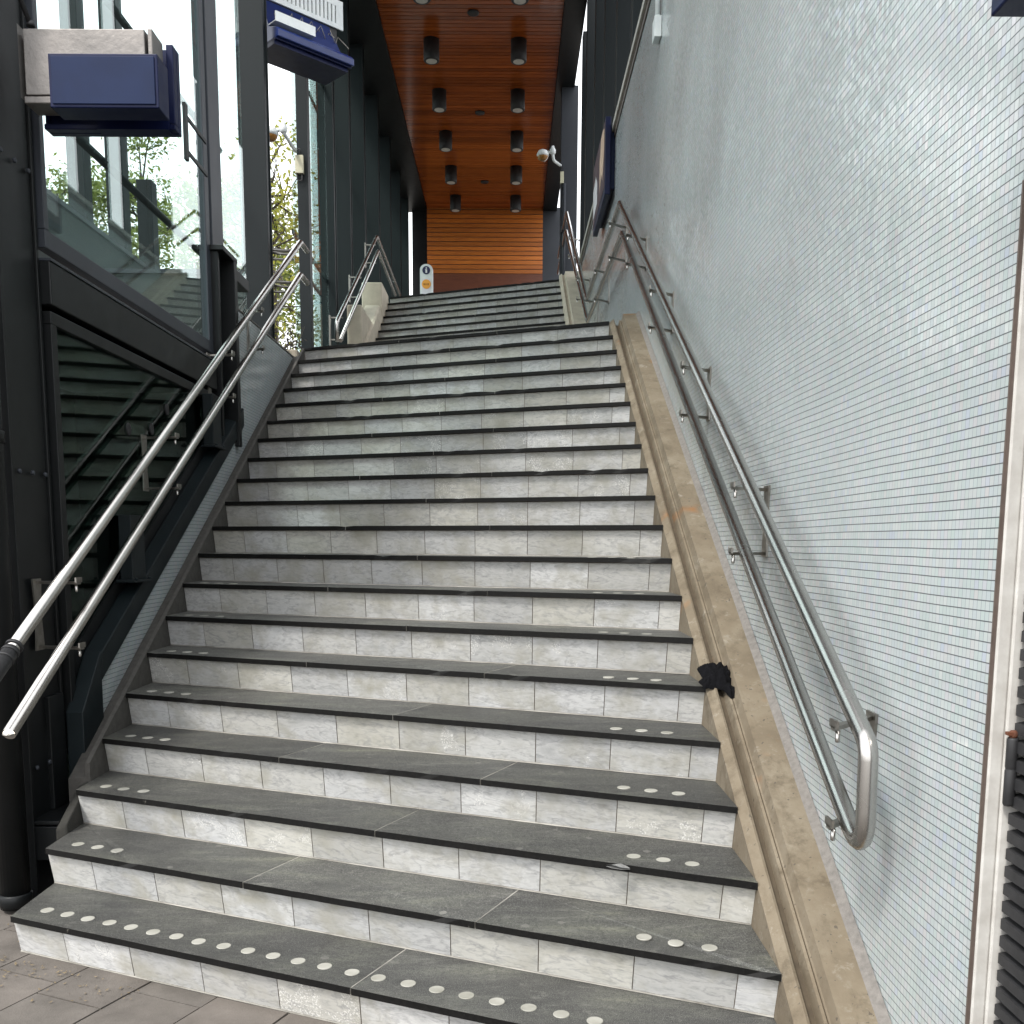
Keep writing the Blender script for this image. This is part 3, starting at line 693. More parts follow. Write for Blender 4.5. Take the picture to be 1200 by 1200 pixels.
m = MB(); c = at(218, 155, x=GX+.04); m.box((c.x-.01, c.y-.03, c.z-.17), (c.x+.01, c.y+.02, c.z+.17))
for dz in (.10, -.11): m.box((c.x-.006, c.y, c.z+dz-.012), (c.x+.006, 7.139, c.z+dz+.012))
m.build('hinge_bracket', MAT['black_steel'], scr)
# shaft behind the screen
shaft = thing('lift_shaft', 'dark lined shaft behind the lower pane of the glass screen', 'lift shaft', (-3.4, 6, 0))
m = MB(); m.box((-3.62, 4.4, -.02), (-3.55, 8.4, 2.80)); m.box((-3.55, 8.33, -.02), (-2.14, 8.4, 2.80)); m.box((-3.55, 4.4, -.02), (-2.46, 4.47, 2.8)); m.build('lining', MAT['interior'], shaft)
m = MB(); m.box((-3.62, 4.4, 2.802), (-2.17, 8.4, 2.88)); m.build('shaft_deck', MAT['grey_grout'], shaft)
m = MB()
for u0, v0, u1, v1 in ((85, 156, 236, 297), (125, 0, 246, 161)):
    m.tube([at(u0, v0, x=-2.62), at(u1, v1, x=-2.62)+Vector((0, .3, 0))], .026, 8)
m.tube([at(36, 108, x=-2.62), at(85, 156, x=-2.62)], .026, 8)
m.build('guide_rail', MAT['black_steel'], shaft)
# columns
def column(name, label, x0, x1, y0, y1, z0, z1, mat, group, flange=True):
    c = thing(name, label, 'column', ((x0+x1)/2, y0, z0), group)
    m = MB()
    if flange and (x1-x0) > .2:
        t = .022
        m.box((x0, y0, z0), (x1, y0+t, z1)); m.box((x0, y1-t, z0), (x1, y1, z1)); m.box((x0+.03, y0+t+.0005, z0), (x1-.012, y1-t-.0005, z1))
    else: m.box((x0, y0, z0), (x1, y1, z1))
    m.build('shaft', mat, c, bevel=.003)
    m = MB(); m.box((x0-.04, y0-.04, z0-.015), (x1+.03, y1+.03, z0+.012)); m.build('base_plate', mat, c)
    return c
GRL = 'dark steel columns along the left side of the stair hall'
column('steel_column', 'black steel column nearest the camera, behind the drainpipe', -2.5, -2.10, 4.28, 4.64, 0, 9.3, MAT['black_steel'], GRL)
column('steel_column', 'dark column right of the glass screen, behind the bend of the left handrail', -2.335, -2.10, 9.06, 9.22, 0, 9.3, MAT['teal_steel'], GRL)
column('steel_column', 'slim dark post at the left end of the landing carrying a camera', -2.32, -2.20, 11.44, 11.58, 3.4, 9.3, MAT['teal_steel'], GRL, False)
lab = ['wide dark column right of the bright glass strip beside the camera post', 'dark column behind the lower end of the upper left handrail', 'dark column behind the middle of the upper left handrail',
       'dark column behind the top bend of the upper left handrail', 'dark column just left of the cream wall kerb top, beyond the upper steps', 'dark column on the upper floor left of the narrow white gap', 'farthest dark column left of the timber wall']
lcols = []
for k, (y, w) in enumerate(((13.69, .21), (15.08, .42), (16.58, .42), (18.35, .40), (20.1, .40), (21.9, .40), (23.55, .28))):
    lcols.append(y)
    column('steel_column', lab[k], -2.3-w, -2.30, y, y+.17, 3.4 if k < 2 else 5.3, 9.3, MAT['teal_steel'], GRL)
for k, (a, b) in enumerate(zip([11.58]+[y+.17 for y in lcols], lcols)):
    g = thing('window', ['tall clear glass strip between the camera post and the wide dark column', 'tall glass strip right of the widest dark column on the left', 'second glass strip above the upper left handrail',
        'glass strip behind the top bend of the upper left handrail', 'glass strip left of the column beside the white gap', 'glass strip between the two farthest left columns but one', 'farthest glass strip on the left of the upper floor'][k], 'window', (-2.5, a, 3.4), 'glass strips between the left columns')
    x_ = -2.62 if k else -2.40
    m = MB(); m.box((x_-.005, a+.01, 3.42), (x_+.005, b-.01, 9.18)); m.build('pane', MAT['glass'], g)
    m = MB()
    for z in (5.0, 7.4): m.box((x_-.025, a+.01, z), (x_-.0055, b-.01, z+.05))
    m.build('glazing_bar', MAT['teal_steel'], g)
GRF = 'dark columns on the far side of the lift shaft'
for k, (u0, u1, lb) in enumerate(((84, 103, 'far dark column seen through glass, leftmost behind the blue sign'), (132, 151, 'far dark column seen through glass, second from the left under the blue sign'), (171, 188, 'far dark column seen through glass, third, right above the crossing rails'))):
    y = (11.6, 12.75, 13.75)[k]; w = (u1-u0)*y/F
    column('steel_column', lb, -4.7-w, -4.7, y, y+.2, 0, 9.3 if k < 2 else 6.3, MAT['teal_steel'], GRF, False)
lw = thing('low_wall', 'dark lined low wall behind the shaft, seen through the upper glass pane', 'wall', (-4.2, 10, 0))
m = MB(); m.box((-4.66, 6.4, -.02), (-4.60, 13.6, 5.0)); m.build('side_panel', MAT['interior'], lw)
m = MB(); m.box((-4.59, 9.9, -.02), (-2.47, 9.96, 4.13)); m.build('end_panel', MAT['interior'], lw)
m = MB(); m.box((-4.69, 6.4, 5.001), (-4.57, 13.6, 5.05)); m.box((-4.56, 9.87, 4.131), (-2.47, 9.99, 4.17)); m.build('top_rail', MAT['grey_steel'], lw)
GRR = 'dark steel fins standing on the mosaic wall'
nth = ['nearest', 'second', 'third', 'fourth', 'fifth', 'sixth', 'seventh', 'eighth']
for k in range(8):
    y = (5.75, 7.1, 8.5, 9.6, 10.97, 12.36, 13.73, 15.26)[k]
    column('steel_fin', f'dark steel fin on top of the mosaic wall, {nth[k]} from the camera', 1.095, 1.46, y, y+.15, WT+.07, 9.3, MAT['teal_steel'], GRR, False)
gc = column('steel_column', 'blue grey column right of the timber ceiling carrying a white camera', 0.87, 1.155, 18.0, 18.25, 5.6, 9.3, MAT['grey_steel'], None)
m = MB(); m.tube([(.93, 17.95, 5.6), (.93, 17.95, 7.7)], .03, 10); m.box((.88, 17.9, 6.9), (.98, 17.99, 7.0)); m.build('conduit', MAT['grey_steel'], gc)
column('steel_column', 'blue grey column behind the upper right handrail, right of the white gap', 1.10, 1.42, 16.2, 16.4, 5.6, 9.3, MAT['teal_steel'], None, False)
m = MB()
for yy in (4.34, 4.46, 4.58):
    for zz in (.6, 1.9, 3.2): m.lathe((-2.10, yy, zz), [(.011, -.004), (.011, .006), (.006, .009)], 8, 'x')
nc = bpy.data.objects['steel_column']; m.build('rivet_row', MAT['grey_steel'], nc)['kind'] = 'stuff'
# drainpipe
dp = thing('drainpipe', 'round black drainpipe in front of the left steel column', 'drainpipe', (-2.1, 4.16, 0))
m = MB(); m.tube([(-2.145, 4.17, .02), (-2.145, 4.17, 4.05)], .062, 24); m.build('pipe', MAT['black_steel'], dp)
for z in (.03, 2.0, 3.98):
    m = MB(); m.lathe((-2.145, 4.17, z), [(.063, 0), (.069, .006), (.069, .05), (.063, .056)], 24); m.build('pipe_clip', MAT['black_steel'], dp)
m = MB(); m.box((-2.3, 4.285, .19), (-1.985, 4.62, .345)); m.box((-2.3, 4.285, .352), (-1.99, 4.62, .37)); m.box((-2.35, 4.47, .372), (-2.09, 4.62, .9))
tag(m.build('plinth', MAT['black_steel'], bevel=.004), 'low black steel base beside the second step, behind the drainpipe foot', 'plinth')

# ------------------------------------------------------------------ roof, timber ceiling, end wall
CZ = 9.3; CXL, CXR, CYE = -1.93, .765, 24.3
ceil_ = thing('timber_ceiling', 'dark varnished timber slat ceiling high over the stairs', 'ceiling', (0, 16, CZ))
m = MB(); y = 9.0; k = 0
while y < CYE-.05:
    m.box((CXL, y, CZ), (CXR, y+.094, CZ+.022), 0, (random.random(), 0, 0)); y += .108
m.build('slat_field', MAT['wood_ceiling'], ceil_)
m = MB(); m.box((CXL-.005, 9.0, CZ+.0225), (CXR+.005, CYE, CZ+.06)); m.build('backing', simple('brown_backing', (.035, .012, .006), (.03, .01, .005), 5, .8, .1), ceil_)
m = MB(); m.box((CXR+.006, 6, CZ-.03), (1.09, CYE+.2, CZ+.06)); m.box((-2.75, 6, CZ-.03), (CXL-.006, CYE+.2, CZ+.06)); m.box((CXR+.006, 6, CZ-.055), (CXR+.012, CYE, CZ-.03)); m.build('side_soffit', MAT['black_steel'], ceil_)
roof = tag(bx('roof', (-2.9, 4.6, CZ+.07), (1.1, CYE+.4, CZ+.3), MAT['teal_steel']), 'unseen dark roof slab blocking light over the stair hall above the timber ceiling', 'roof')  # unseen slab added to block light; its front edge darkens the upper steps
ew = thing('timber_wall', 'orange timber slat wall, its lit brightness painted in, closing the far end of the hall', 'wall', (0, CYE, 5.6))
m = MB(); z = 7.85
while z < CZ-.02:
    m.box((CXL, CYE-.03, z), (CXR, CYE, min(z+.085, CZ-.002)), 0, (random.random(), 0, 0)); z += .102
m.build('slat_field', MAT['wood_wall_lit'], ew)
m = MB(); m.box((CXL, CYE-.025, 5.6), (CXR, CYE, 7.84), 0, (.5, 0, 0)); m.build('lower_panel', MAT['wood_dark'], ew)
m = MB(); m.box((CXL, CYE+.002, 5.6), (CXR, CYE+.05, CZ)); m.build('backing', MAT['brown_trim'], ew)
m = MB(); m.lathe((.39, CYE-.028, 7.35), [(.07, 0), (.07, .01)], 16, 'y'); m.build('floor_socket', MAT['cap'], ew)
tag(bx('end_panel', (-2.285, CYE+.06, 5.6), (CXL+.2, CYE+.16, CZ+.05), MAT['black_steel']), 'tall dark panel left of the far timber wall', 'panel')
tag(bx('end_panel', (CXR-.2, CYE+.06, 5.6), (1.45, CYE+.16, CZ+.05), MAT['grey_steel']), 'tall grey panel right of the far timber wall', 'panel')
dl_n = ['first', 'second', 'third', 'fourth', 'fifth', 'sixth']
for side, x in (('left', -1.225), ('right', .125)):
    for k in range(6):
        y = 14.75+1.745*k
        d = thing('downlight', f'black cylindrical ceiling lamp, {dl_n[k]} from the front in the {side} row', 'lamp', (x, y, CZ-.3), 'black lamps hanging under the timber ceiling')
        m = MB(); m.lathe((x, y, CZ-.31), [(.118, .0), (.122, .006), (.122, .309)], 28); m.build('housing', MAT['black_rubber'], d)
        m = MB(); m.lathe((x, y, CZ-.313), [(.085, 0), (.085, .0025)], 24); m.build('lens', MAT['lens'], d)
for k, (y, lb) in enumerate(((15.68, 'nearest'), (19.09, 'middle'), (22.56, 'farthest'))):
    m = MB(); m.lathe((-.55, y, CZ-.03), [(.06, 0), (.085, .008), (.085, .0295)], 20)
    tag(m.build('smoke_detector', MAT['black_rubber']), f'small dark disc on the timber ceiling between the lamp rows, {lb} of three', 'detector', 'dark discs on the timber ceiling')

# ------------------------------------------------------------------ signs
s1 = thing('hanging_sign', 'blue light box in front of a dented silver housing on the left column', 'sign', (-2.0, 4.4, 3.6))
def quad_box(m, u0, v0, u1, v1, ya, yb, mi=0):
    a = at(u0, v0, y=ya); b = at(u1, v1, y=ya); m.box((a.x, ya, b.z), (b.x, yb, a.z), mi); return a, b
m = MB(); quad_box(m, 26, 33, 172, 112, 4.37, 4.50); m.build('housing', MAT['silver_sheet'], s1, bevel=.004)
m = MB(); quad_box(m, 172.4, 33.3, 181, 111, 4.372, 4.50); m.build('end_cap', MAT['silver_sheet'], s1, bevel=.004)
m = MB(); quad_box(m, 28, 112.5, 60, 121, 4.372, 4.498); m.build('bottom_cap', MAT['silver_sheet'], s1, bevel=.004)
m = MB(); quad_box(m, 19.5, 27, 24.5, 114, 4.36, 4.47); quad_box(m, 24.6, 35, 25.8, 110, 4.40, 4.46); m.build('mounting_plate', MAT['silver_sheet'], s1)
m = MB(); a = at(52, 57, y=4.56); b = at(210, 157, y=4.56)
m.box((a.x, 4.56, b.z), (b.x, 4.60, a.z)); m.box((a.x, 4.515, b.z), (b.x, 4.559, b.z+.022)); m.box((b.x-.03, 4.515, b.z+.0225), (b.x, 4.559, a.z)); m.box((a.x, 4.53, b.z+.023), (a.x+.012, 4.559, a.z-.2))
m.build('back_panel', MAT['blue'], s1, bevel=.004)
m = MB(); a, b = quad_box(m, 55.5, 62, 186.5, 126.5, 4.24, 4.365); m.build('light_box', MAT['blue'], s1, bevel=.004)
fa, fb = a, b
m = MB(); m.box((a.x+.012, 4.234, b.z+.012), (b.x-.012, 4.2395, a.z-.012)); m.build('face_panel', MAT['blue_face'], s1, bevel=.002)
m = MB(); m.box((fa.x+.08, 4.5005, fb.z+.02), (fb.x-.05, 4.558, fb.z+.2)); m.build('neck', MAT['blue'], s1)
m = MB()
for u in (85, 171): m.lathe(at(u, 138, y=4.555), [(.006, -.004), (.006, .004)], 10, 'y')
m.build('screw', MAT['white_metal'], s1)
m = MB(); m.tube(fillet([(-2.34, 4.2, 4.06), (-2.14, 4.16, 4.09), (-2.05, 4.3, 4.0), at(36, 30, y=4.43)], .09), .011, 8); m.lathe(at(36, 31, y=4.43), [(.018, 0), (.014, .02)], 10); m.build('cable', MAT['black_rubber'], s1)

# sign two: overhead information box set at 46 degrees to the wall
s2 = thing('hanging_sign', 'blue overhead box with a slotted white back panel high on the left', 'sign', (-2.0, 9.6, 6.4))
dv = Vector((.719, .695, 0)).normalized(); nv = Vector((dv.y, -dv.x, 0))
L0 = Vector((-2.13, 9.29, 0))
RM = Matrix(((dv.x, -nv.x, 0), (dv.y, -nv.y, 0), (0, 0, 1)))   # local x along the sign, local y away from the camera
def sbox(m, x0, x1, y0, y1, z0, z1, mi=0): m.box((x0, y0, z0), (x1, y1, z1), mi, None, RM, L0)
LEN = .83
m = MB()
sbox(m, 0, LEN, .02, .035, 6.285, 6.325); sbox(m, 0, LEN, .02, .035, 6.475, 6.53)
x = .0
while x < LEN-.06: sbox(m, x, x+.026, .02, .035, 6.3255, 6.4745); x += .042
sbox(m, LEN-.06, LEN, .0205, .0345, 6.3255, 6.4745); sbox(m, 0, LEN, .0355, .34, 6.50, 6.53)
m.build('vent_panel', MAT['white_metal'], s2)
m = MB(); sbox(m, 0, .40, -.17, -.158, 6.03, 6.11); sbox(m, 0, .40, -.1575, .0, 6.03, 6.04); m.build('shelf', MAT['white_metal'], s2)
m = MB(); sbox(m, .01, LEN-.06, .04, .30, 6.12, 6.30); m.build('inner_tray', MAT['black_rubber'], s2)
m = MB()
for k in range(5):
    c = [L0+RM @ Vector((.08+.14*k+.04*j, -.02+.03*math.sin(j*1.3+k), 6.16+.05*math.sin(j*1.9+k*2))) for j in range(6)]
    m.tube(c, .004, 6)
m.build('cable', MAT['stainless_dull'], s2)
m = MB()
rg = lambda x, e: [L0+RM @ Vector((x+e*q, y, z)) for y, z, q in ((-.20, 5.955, 0), (-.17, 5.985, 0), (-.06, 6.02, -.03), (.04, 6.28, -.10), (.26, 6.28, -.10), (.28, 5.95, 0), (.28, 5.90, 0), (-.20, 5.90, 0))]
m.loft([rg(0, 0), rg(LEN-.04, 1)]); m.build('light_box', MAT['blue_sign'], s2, bevel=.006)
m = MB(); sbox(m, 0, LEN-.07, -.14, .22, 5.855, 5.8995); sbox(m, 0, LEN-.05, -.17, .25, 5.8850, 5.8998); m.build('lower_rail', MAT['blue'], s2)

# sign three: display case on the mosaic wall
s3 = thing('display_case', 'blue poster case projecting from the mosaic wall above the landing handrail', 'display case', (1.0, 10.5, 5.0))
sx0, sx1, sya, syb, sza, szb = .955, 1.035, 10.58, 12.0, 5.10, 5.84
m = MB(); m.box((sx0, sya, sza), (sx0+.055, syb, szb)); m.build('frame', MAT['blue'], s3, bevel=.006)
m = MB(); m.box((sx0+.056, sya+.08, sza+.08), (WX-.001, syb-.05, szb-.06)); m.build('mounting_box', MAT['blue_face'], s3)
m = MB(); m.box((sx0-.004, sya+.03, sza+.08), (sx0-.0005, syb-.03, szb-.03)); 
m.build('poster', MAT['poster_dark'], s3)
m = MB()
m.raw([(sx0-.0065, y, z) for y, z in ((10.64, 5.55), (10.8, 5.30), (10.95, 5.42), (11.1, 5.27), (11.15, 5.6), (11.0, 5.78), (10.8, 5.79), (10.64, 5.75))], [tuple(range(8))]); m.build('poster_print', MAT['poster_skin'], s3, fixn=False)
m = MB()
m.raw([(sx0-.0065, y, z) for y, z in ((11.4, 5.28), (11.9, 5.25), (11.92, 5.55), (11.6, 5.62), (11.42, 5.5))], [tuple(range(5))]); m.build('poster_print', MAT['poster_white'], s3, fixn=False)
s4 = thing('hanging_sign', 'corner of a dark blue box sign on the mosaic wall at the top right', 'sign', (1.0, 1.9, 2.6))
m = MB(); m.box((.89, 1.55, 2.575), (WX-.03, 1.985, 2.95)); m.build('light_box', MAT['blue'], s4, bevel=.004)
m = MB(); m.box((WX-.0295, 1.6, 2.60), (WX-.001, 1.95, 2.92)); m.build('mounting_plate', MAT['blue'], s4)
m = MB(); m.box((.884, 1.57, 2.60), (.8895, 1.965, 2.93)); m.build('face_panel', MAT['blue_face'], s4)

# ------------------------------------------------------------------ cameras, junction boxes, info pillar
def cctv(name, label, dome, r, foot, box_c, bw, bh):
    c = thing(name, label, 'camera', tuple(foot))
    D = Vector(dome); Fp = Vector(foot)
    m = MB()
    m.lathe(D, [(r*.2, r*.95), (r*.75, r*.7), (r*1.02, r*.2), (r*1.02, 0), (r*.9, -.02)], 20); m.build('hood', MAT['white_metal'], c)
    m = MB(); pr = [(r*.93*math.cos(a), -r*.05-r*.93*math.sin(a)) for a in np.linspace(.0, 1.5, 8)]; m.lathe(D, pr, 20); m.build('dome', MAT['dome'], c)
    s = 1 if Fp.x > D.x else -1
    m = MB()
    j = D+Vector((s*r*1.7, 0, r*.3))
    m.tube(fillet([D+Vector((s*r*.8, 0, r*.5)), j+Vector((0, 0, r*.25)), Vector((j.x+s*.01, j.y, Fp.z+.02)), Fp], [0, .02, .12, 0]), r*.24, 12)
    m.lathe(j+Vector((0, 0, -r*.2)), [(r*.35, 0), (r*.5, r*.3), (r*.5, r*.8), (r*.3, r*1.1), (r*.22, r*1.4)], 14)
    m.build('arm', MAT['white_metal'], c)
    m = MB(); b = Vector(box_c); m.box((b.x-bw/2, b.y-.05, b.z-bh/2), (b.x+bw/2, b.y, b.z+bh/2)); m.build('junction_box', MAT['cream'], c, bevel=.004)
    m = MB()
    m.tube(fillet([Fp+Vector((0, -.03, .02)), b+Vector((-bw*.4, -.03, bh*.75)), b+Vector((bw*.2, -.04, bh*.9)), b+Vector((0, -.03, bh*.45))], .03), .007, 8)
    m.tube(fillet([b+Vector((-bw*.3, -.03, -bh*.5)), b+Vector((-bw*.3, -.03, -bh*.9)), b+Vector((bw*.3, -.03, -bh*.9)), b+Vector((bw*.3, -.03, -bh*.5))], .03), .007, 8)
    m.build('cable', MAT['black_rubber'], c)
    return c
cctv('security_camera', 'amber domed security camera on a curved white arm beside the left post', at(317, 157, y=11.0), .080, at(346, 177, y=11.40), at(351.5, 194, y=11.437), .088, .185)
cctv('security_camera', 'white security camera hanging in front of the timber ceiling at the right', at(636, 182, y=17.8), .10, at(657, 194, y=17.97), at(658.5, 209, y=17.997), .06, .19)
ip = thing('information_pillar', 'white rounded information pillar with a blue i disc at the top of the steps', 'information pillar', (-1.53, 19, 5.6))
pc = at(499.5, 308, y=19.0); hw = .117
ipx, iptop = pc.x, pc.z
m = MB()
def pil(y, hw_, inset): 
    zt_ = iptop-hw_-inset
    return [(ipx-hw_, y, 5.6), (ipx+hw_, y, 5.6)]+[(ipx+hw_*math.cos(a), y, zt_+hw_*.85*math.sin(a)) for a in np.linspace(0, math.pi, 13)]
m.loft([pil(19.0, hw, 0), pil(19.12, hw, 0)]); m.build('body', MAT['white_metal'], ip, bevel=.004)
m = MB(); m.box((ipx-hw*.68, 18.994, 6.05), (ipx+hw*.68, 18.9985, iptop-.275)); m.build('panel', MAT['pale_print'], ip)
m = MB(); m.lathe((ipx, 18.9985, iptop-.13), [(.072, -.006), (.072, 0)], 28, 'y'); m.build('disc', MAT['navy'], ip)
m = MB(); m.box((ipx-.014, 18.988, iptop-.178), (ipx+.016, 18.992, iptop-.117)); m.box((ipx-.022, 18.9882, iptop-.128), (ipx-.0145, 18.992, iptop-.117)); m.lathe((ipx+.001, 18.992, iptop-.095), [(.013, -.004), (.013, 0)], 14, 'y'); m.build('letter', MAT['poster_white'], ip)
m = MB(); m.lathe((ipx, 18.9935, iptop-.375), [(.083, -.005), (.083, 0)], 28, 'y'); m.build('disc', MAT['orange'], ip)
m = MB()
for k, w in enumerate((.03, .026, .03)):
    x = ipx-.045+.036*k; m.box((x-.006, 18.985, iptop-.395), (x+w-.014, 18.988, iptop-.36)); 
m.build('logo', MAT['brown_print'], ip)

# conduit box on the wall
jb = thing('junction_box', 'small white junction box and pipe near the top of the mosaic wall', 'junction box', (1.03, 7.1, 5.2))
a = at(769, 35, x=1.03)
m = MB(); m.box((WX-.05, a.y-.06, a.z-.07), (WX-.001, a.y+.06, a.z+.07)); m.build('box', MAT['white_metal'], jb, bevel=.004)
m = MB(); m.tube([(WX-.024, a.y, a.z+.075), (WX-.024, a.y, WT-.06)], .017, 12); m.lathe((WX-.024, a.y, a.z+.071), [(.022, 0), (.022, .02)], 12); m.build('pipe', MAT['white_metal'], jb)

# cloth, scrap, weed
rc = random.Random(4)
m = MB(); N_ = 22
for cx_, cy0, wx, wy, rot_, sd_, hz in ((-.004, .016, .048, .046, .25, 1, .030), (.012, -.004, .036, .040, -.5, 2, .038), (-.036, -.016, .030, .018, .35, 3, .018), (.030, -.046, .017, .034, .45, 4, .022), (.030, .030, .022, .026, -.2, 5, .02)):
    g_ = []
    for a_ in range(N_):
        for b_ in range(N_):
            u_, v_ = a_/(N_-1)*2-1, b_/(N_-1)*2-1
            edge = 1+.22*mnoise.noise((u_*1.7+sd_*5, v_*1.7, 1.3))
            X = u_*wx*edge; Y = v_*wy*edge
            rid = 1-abs(mnoise.noise((X*42+sd_*9, Y*42, sd_)))*1.7; rid2 = 1-abs(mnoise.noise((X*95, Y*95+sd_*3, 2)))*1.5
            fall = max(0, 1-max(abs(u_), abs(v_))**3)
            Z = hz*fall*(.35+.55*max(rid, 0)+.22*rid2)+.002
            xr_ = cx_+X*math.cos(rot_)-Y*math.sin(rot_); yr_ = cy0+X*math.sin(rot_)+Y*math.cos(rot_)
            g_.append((xr_, yr_, Z+yr_*SL))
    m.raw(g_, [(a_*N_+b_, (a_+1)*N_+b_, (a_+1)*N_+b_+1, a_*N_+b_+1) for a_ in range(N_-1) for b_ in range(N_-1)], 0, None, True)
tmp = m.build('crumpled_cloth', MAT['cloth'], fixn=False); me = tmp.data; bpy.data.objects.remove(tmp)
cl = bpy.data.objects.new('crumpled_cloth', me); COL.objects.link(cl); cy_ = 4.07; cl.location = (.868, cy_, zr(cy_)+.008); cl.scale = (1.12, 1.38, 1.38)
tag(cl, 'crumpled black cloth lying on the tan concrete kerb', 'cloth')
m = MB()
c = at(724, 1018, z=.505); dirx = Vector((ca, -sa, 0))
pts = [c+dirx*a_+Vector((sa, ca, 0))*b_ for a_, b_ in ((-.045, .006), (-.028, .02), (.0, .034), (.022, .026), (.042, .008), (.015, -.008), (-.02, -.006))]
m.face([p+Vector((0, 0, .004+rc.random()*.01)) for p in pts]); m.raw([p+Vector((0, 0, .001)) for p in pts], [tuple(range(7))])
tag(m.build('plastic_scrap', MAT['plastic']), 'torn scrap of clear plastic on the edge of the third step', 'scrap')
wd = thing('weed', 'small dried weed growing on the end of the left parapet', 'plant', (-2.06, 9.75, 3.42))
m = MB()
for k in range(9):
    a_ = rc.uniform(0, 6.28); h = rc.uniform(.10, .34); b0 = Vector((-2.07+rc.uniform(-.03, .03), 9.75+rc.uniform(-.08, .1), 3.32))
    tip = b0+Vector((math.cos(a_)*h*.35, math.sin(a_)*h*.35, h)); m.tube([b0, b0.lerp(tip, .5)+Vector((0, 0, .02)), tip], [.004, .003, .0015], 5)
m.build('stem', MAT['bark'], wd)
m = MB()
for k in range(70):
    c = Vector((-2.07+rc.gauss(0, .05), 9.75+rc.gauss(0, .07), 3.42+abs(rc.gauss(0, .06)))); d = Vector((rc.gauss(0, 1), rc.gauss(0, 1), rc.gauss(0, 1))).normalized(); e = d.orthogonal().normalized()*.5; s = rc.uniform(.012, .03)
    m.face([c-d*s, c+e*s, c+d*s, c-e*s], 0, (rc.random()*.3, 0, 0))
m.build('leaf_clump', MAT['bark'], wd, fixn=False)

# ------------------------------------------------------------------ trees beyond the glass
def tree(label, base, height, crown_c, crown_r, n, leafmat, seed, leaf=.13):
    r = random.Random(seed)
    t = thing('tree', label, 'tree', base, 'trees outside beyond the glass')
    B = Vector(base); Cc = Vector(crown_c)
    m = MB(); tips = []
    trunk = [B, B.lerp(Cc, .35)+Vector((r.uniform(-.3, .3), 0, 0)), B.lerp(Cc, .75)+Vector((r.uniform(-.3, .3), 0, 0)), Cc+Vector((0, 0, crown_r*.6))]
    m.tube(trunk, [.24, .19, .13, .04], 10)
    for k in range(30):
        s = trunk[1].lerp(trunk[2], r.random()) if k < 10 else trunk[2].lerp(trunk[3], r.random())
        d = Vector((r.gauss(0, 1), r.gauss(0, 1), r.gauss(.25, .6))).normalized(); e = s+d*crown_r*r.uniform(.5, 1.05)
        mid = s.lerp(e, .5)+Vector((r.gauss(0, .2), r.gauss(0, .2), r.gauss(.1, .2)))
        m.tube([s, mid, e], [.040, .022, .008], 6); tips += [mid, e, mid.lerp(e, .5), mid.lerp(e, .8)]
        for q in range(3):
            e2 = mid.lerp(e, r.random())+Vector((r.gauss(0, .5), r.gauss(0, .5), r.gauss(0, .5))); m.tube([mid, e2], [.02, .006], 5); tips.append(e2)
    m.build('trunk', MAT['bark'], t)
    m = MB()
    for k in range(n):
        c = r.choice(tips)+Vector((r.gauss(0, .28), r.gauss(0, .28), r.gauss(0, .24)))
        d = Vector((r.gauss(0, 1), r.gauss(0, 1), r.gauss(0, .7))).normalized(); e = d.orthogonal().normalized()
        e = (Matrix.Rotation(r.uniform(0, 6.28), 3, d) @ e)*.48; s = leaf*r.uniform(.5, 1.1)
        m.face([c-d*s, c+e*s-d*s*.1, c+d*s, c-e*s-d*s*.1], 0, (r.random(), 0, 0))
    m.build('crown', leafmat, t, fixn=False)
tree('leafy green tree seen through the glass just left of the handrail column', (-9.2, 32, 0), 12, (-8.7, 31.5, 10.6), 2.7, 13000, MAT['leaf'], 1, .10)
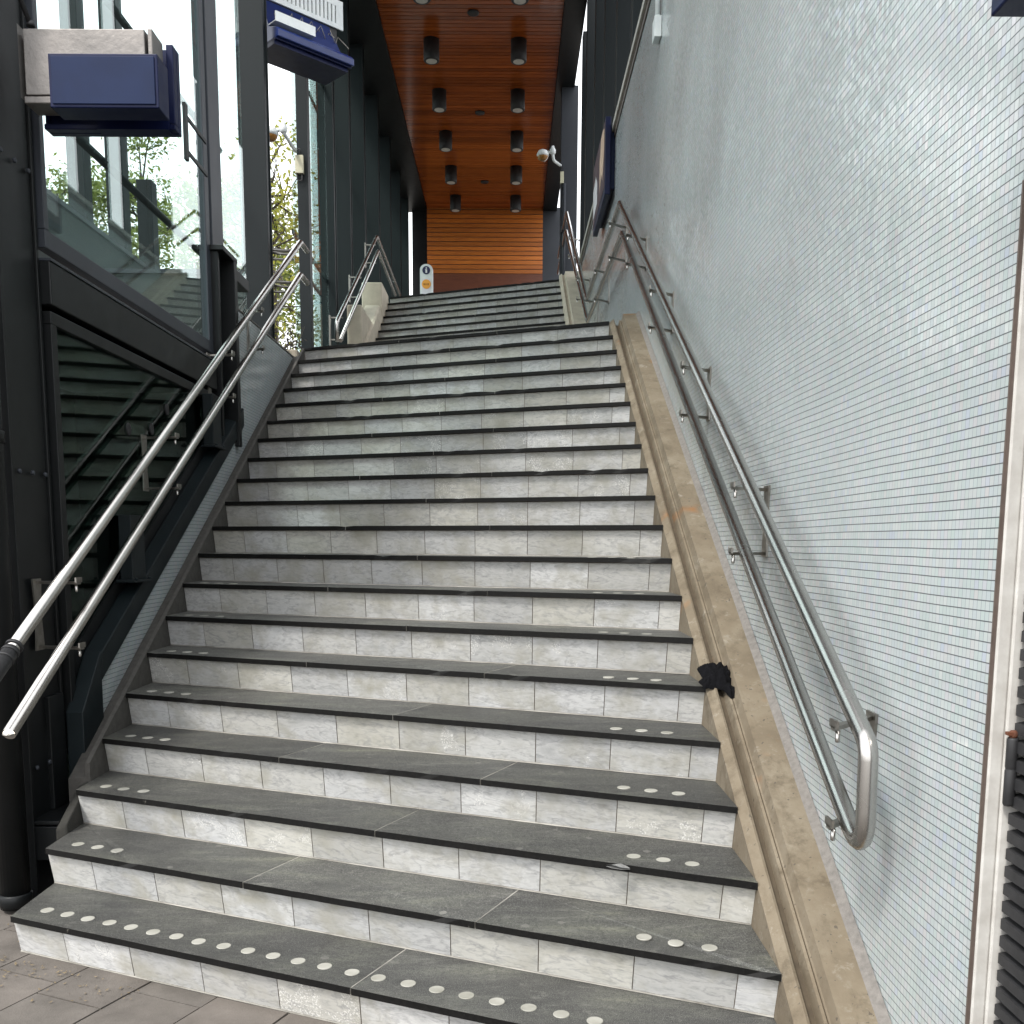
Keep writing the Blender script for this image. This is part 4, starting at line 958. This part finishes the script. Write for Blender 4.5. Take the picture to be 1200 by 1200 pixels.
tree('sparse yellow green tree in the open gap under the amber camera', (-6.9, 27, 0), 10, (-6.3, 27, 10.2), 1.5, 3600, MAT['leaf_yellow'], 2, .085)
tree('green tree seen through the far left of the upper glass pane', (-15.5, 33, 0), 12, (-14.9, 33, 11.2), 2.6, 11000, MAT['leaf'], 3, .10)
tree('green tree seen through the middle of the upper glass pane', (-12.6, 35, 0), 13, (-12.3, 35, 12.6), 1.9, 8000, MAT['leaf'], 6, .10)

# ------------------------------------------------------------------ light
w = bpy.data.worlds.new('World'); SC.world = w; w.use_nodes = True
nt = w.node_tree; bg = nt.nodes['Background']
sky = nd(nt, 'ShaderNodeTexSky', sky_type='NISHITA'); sky.sun_disc = False
SUN_EL, SUN_AZ = rad(52), rad(218)      # azimuth clockwise from +y: behind the camera, to the left
sky.sun_elevation = SUN_EL; sky.sun_rotation = SUN_AZ; sky.air_density = 1.5; sky.dust_density = 4; sky.ozone_density = 1
cl_ = noise(nt, 2.2, 5, .55, nd(nt, 'ShaderNodeTexCoord').outputs['Generated'])
cloud = ramp(nt, cl_, [(.3, (8.6, 8.9, 9.3)), (.7, (11.6, 11.7, 11.8))])
nt.links.new(mixc(nt, .86, sky.outputs[0], cloud), bg.inputs[0])
bg.inputs[1].default_value = .125
sun = bpy.data.lights.new('sun', 'SUN'); sun.energy = 1.5; sun.angle = rad(10); sun.color = (1, .965, .91)
so = bpy.data.objects.new('sun', sun); COL.objects.link(so)
sd = Vector((math.sin(SUN_AZ)*math.cos(SUN_EL), math.cos(SUN_AZ)*math.cos(SUN_EL), math.sin(SUN_EL)))
so.rotation_euler = (-sd).to_track_quat('-Z', 'Y').to_euler()

SC.view_settings.view_transform = 'Standard'; SC.view_settings.look = 'None'; SC.view_settings.gamma = 1
SC.view_settings.exposure = 1.12
SC.render.engine = 'CYCLES'
SC.cycles.max_bounces = 10; SC.cycles.diffuse_bounces = 5; SC.cycles.glossy_bounces = 5; SC.cycles.transparent_max_bounces = 24
SC.cycles.caustics_reflective = False; SC.cycles.caustics_refractive = False
SC.cycles.sample_clamp_indirect = 6
SC.cycles.use_denoising = True
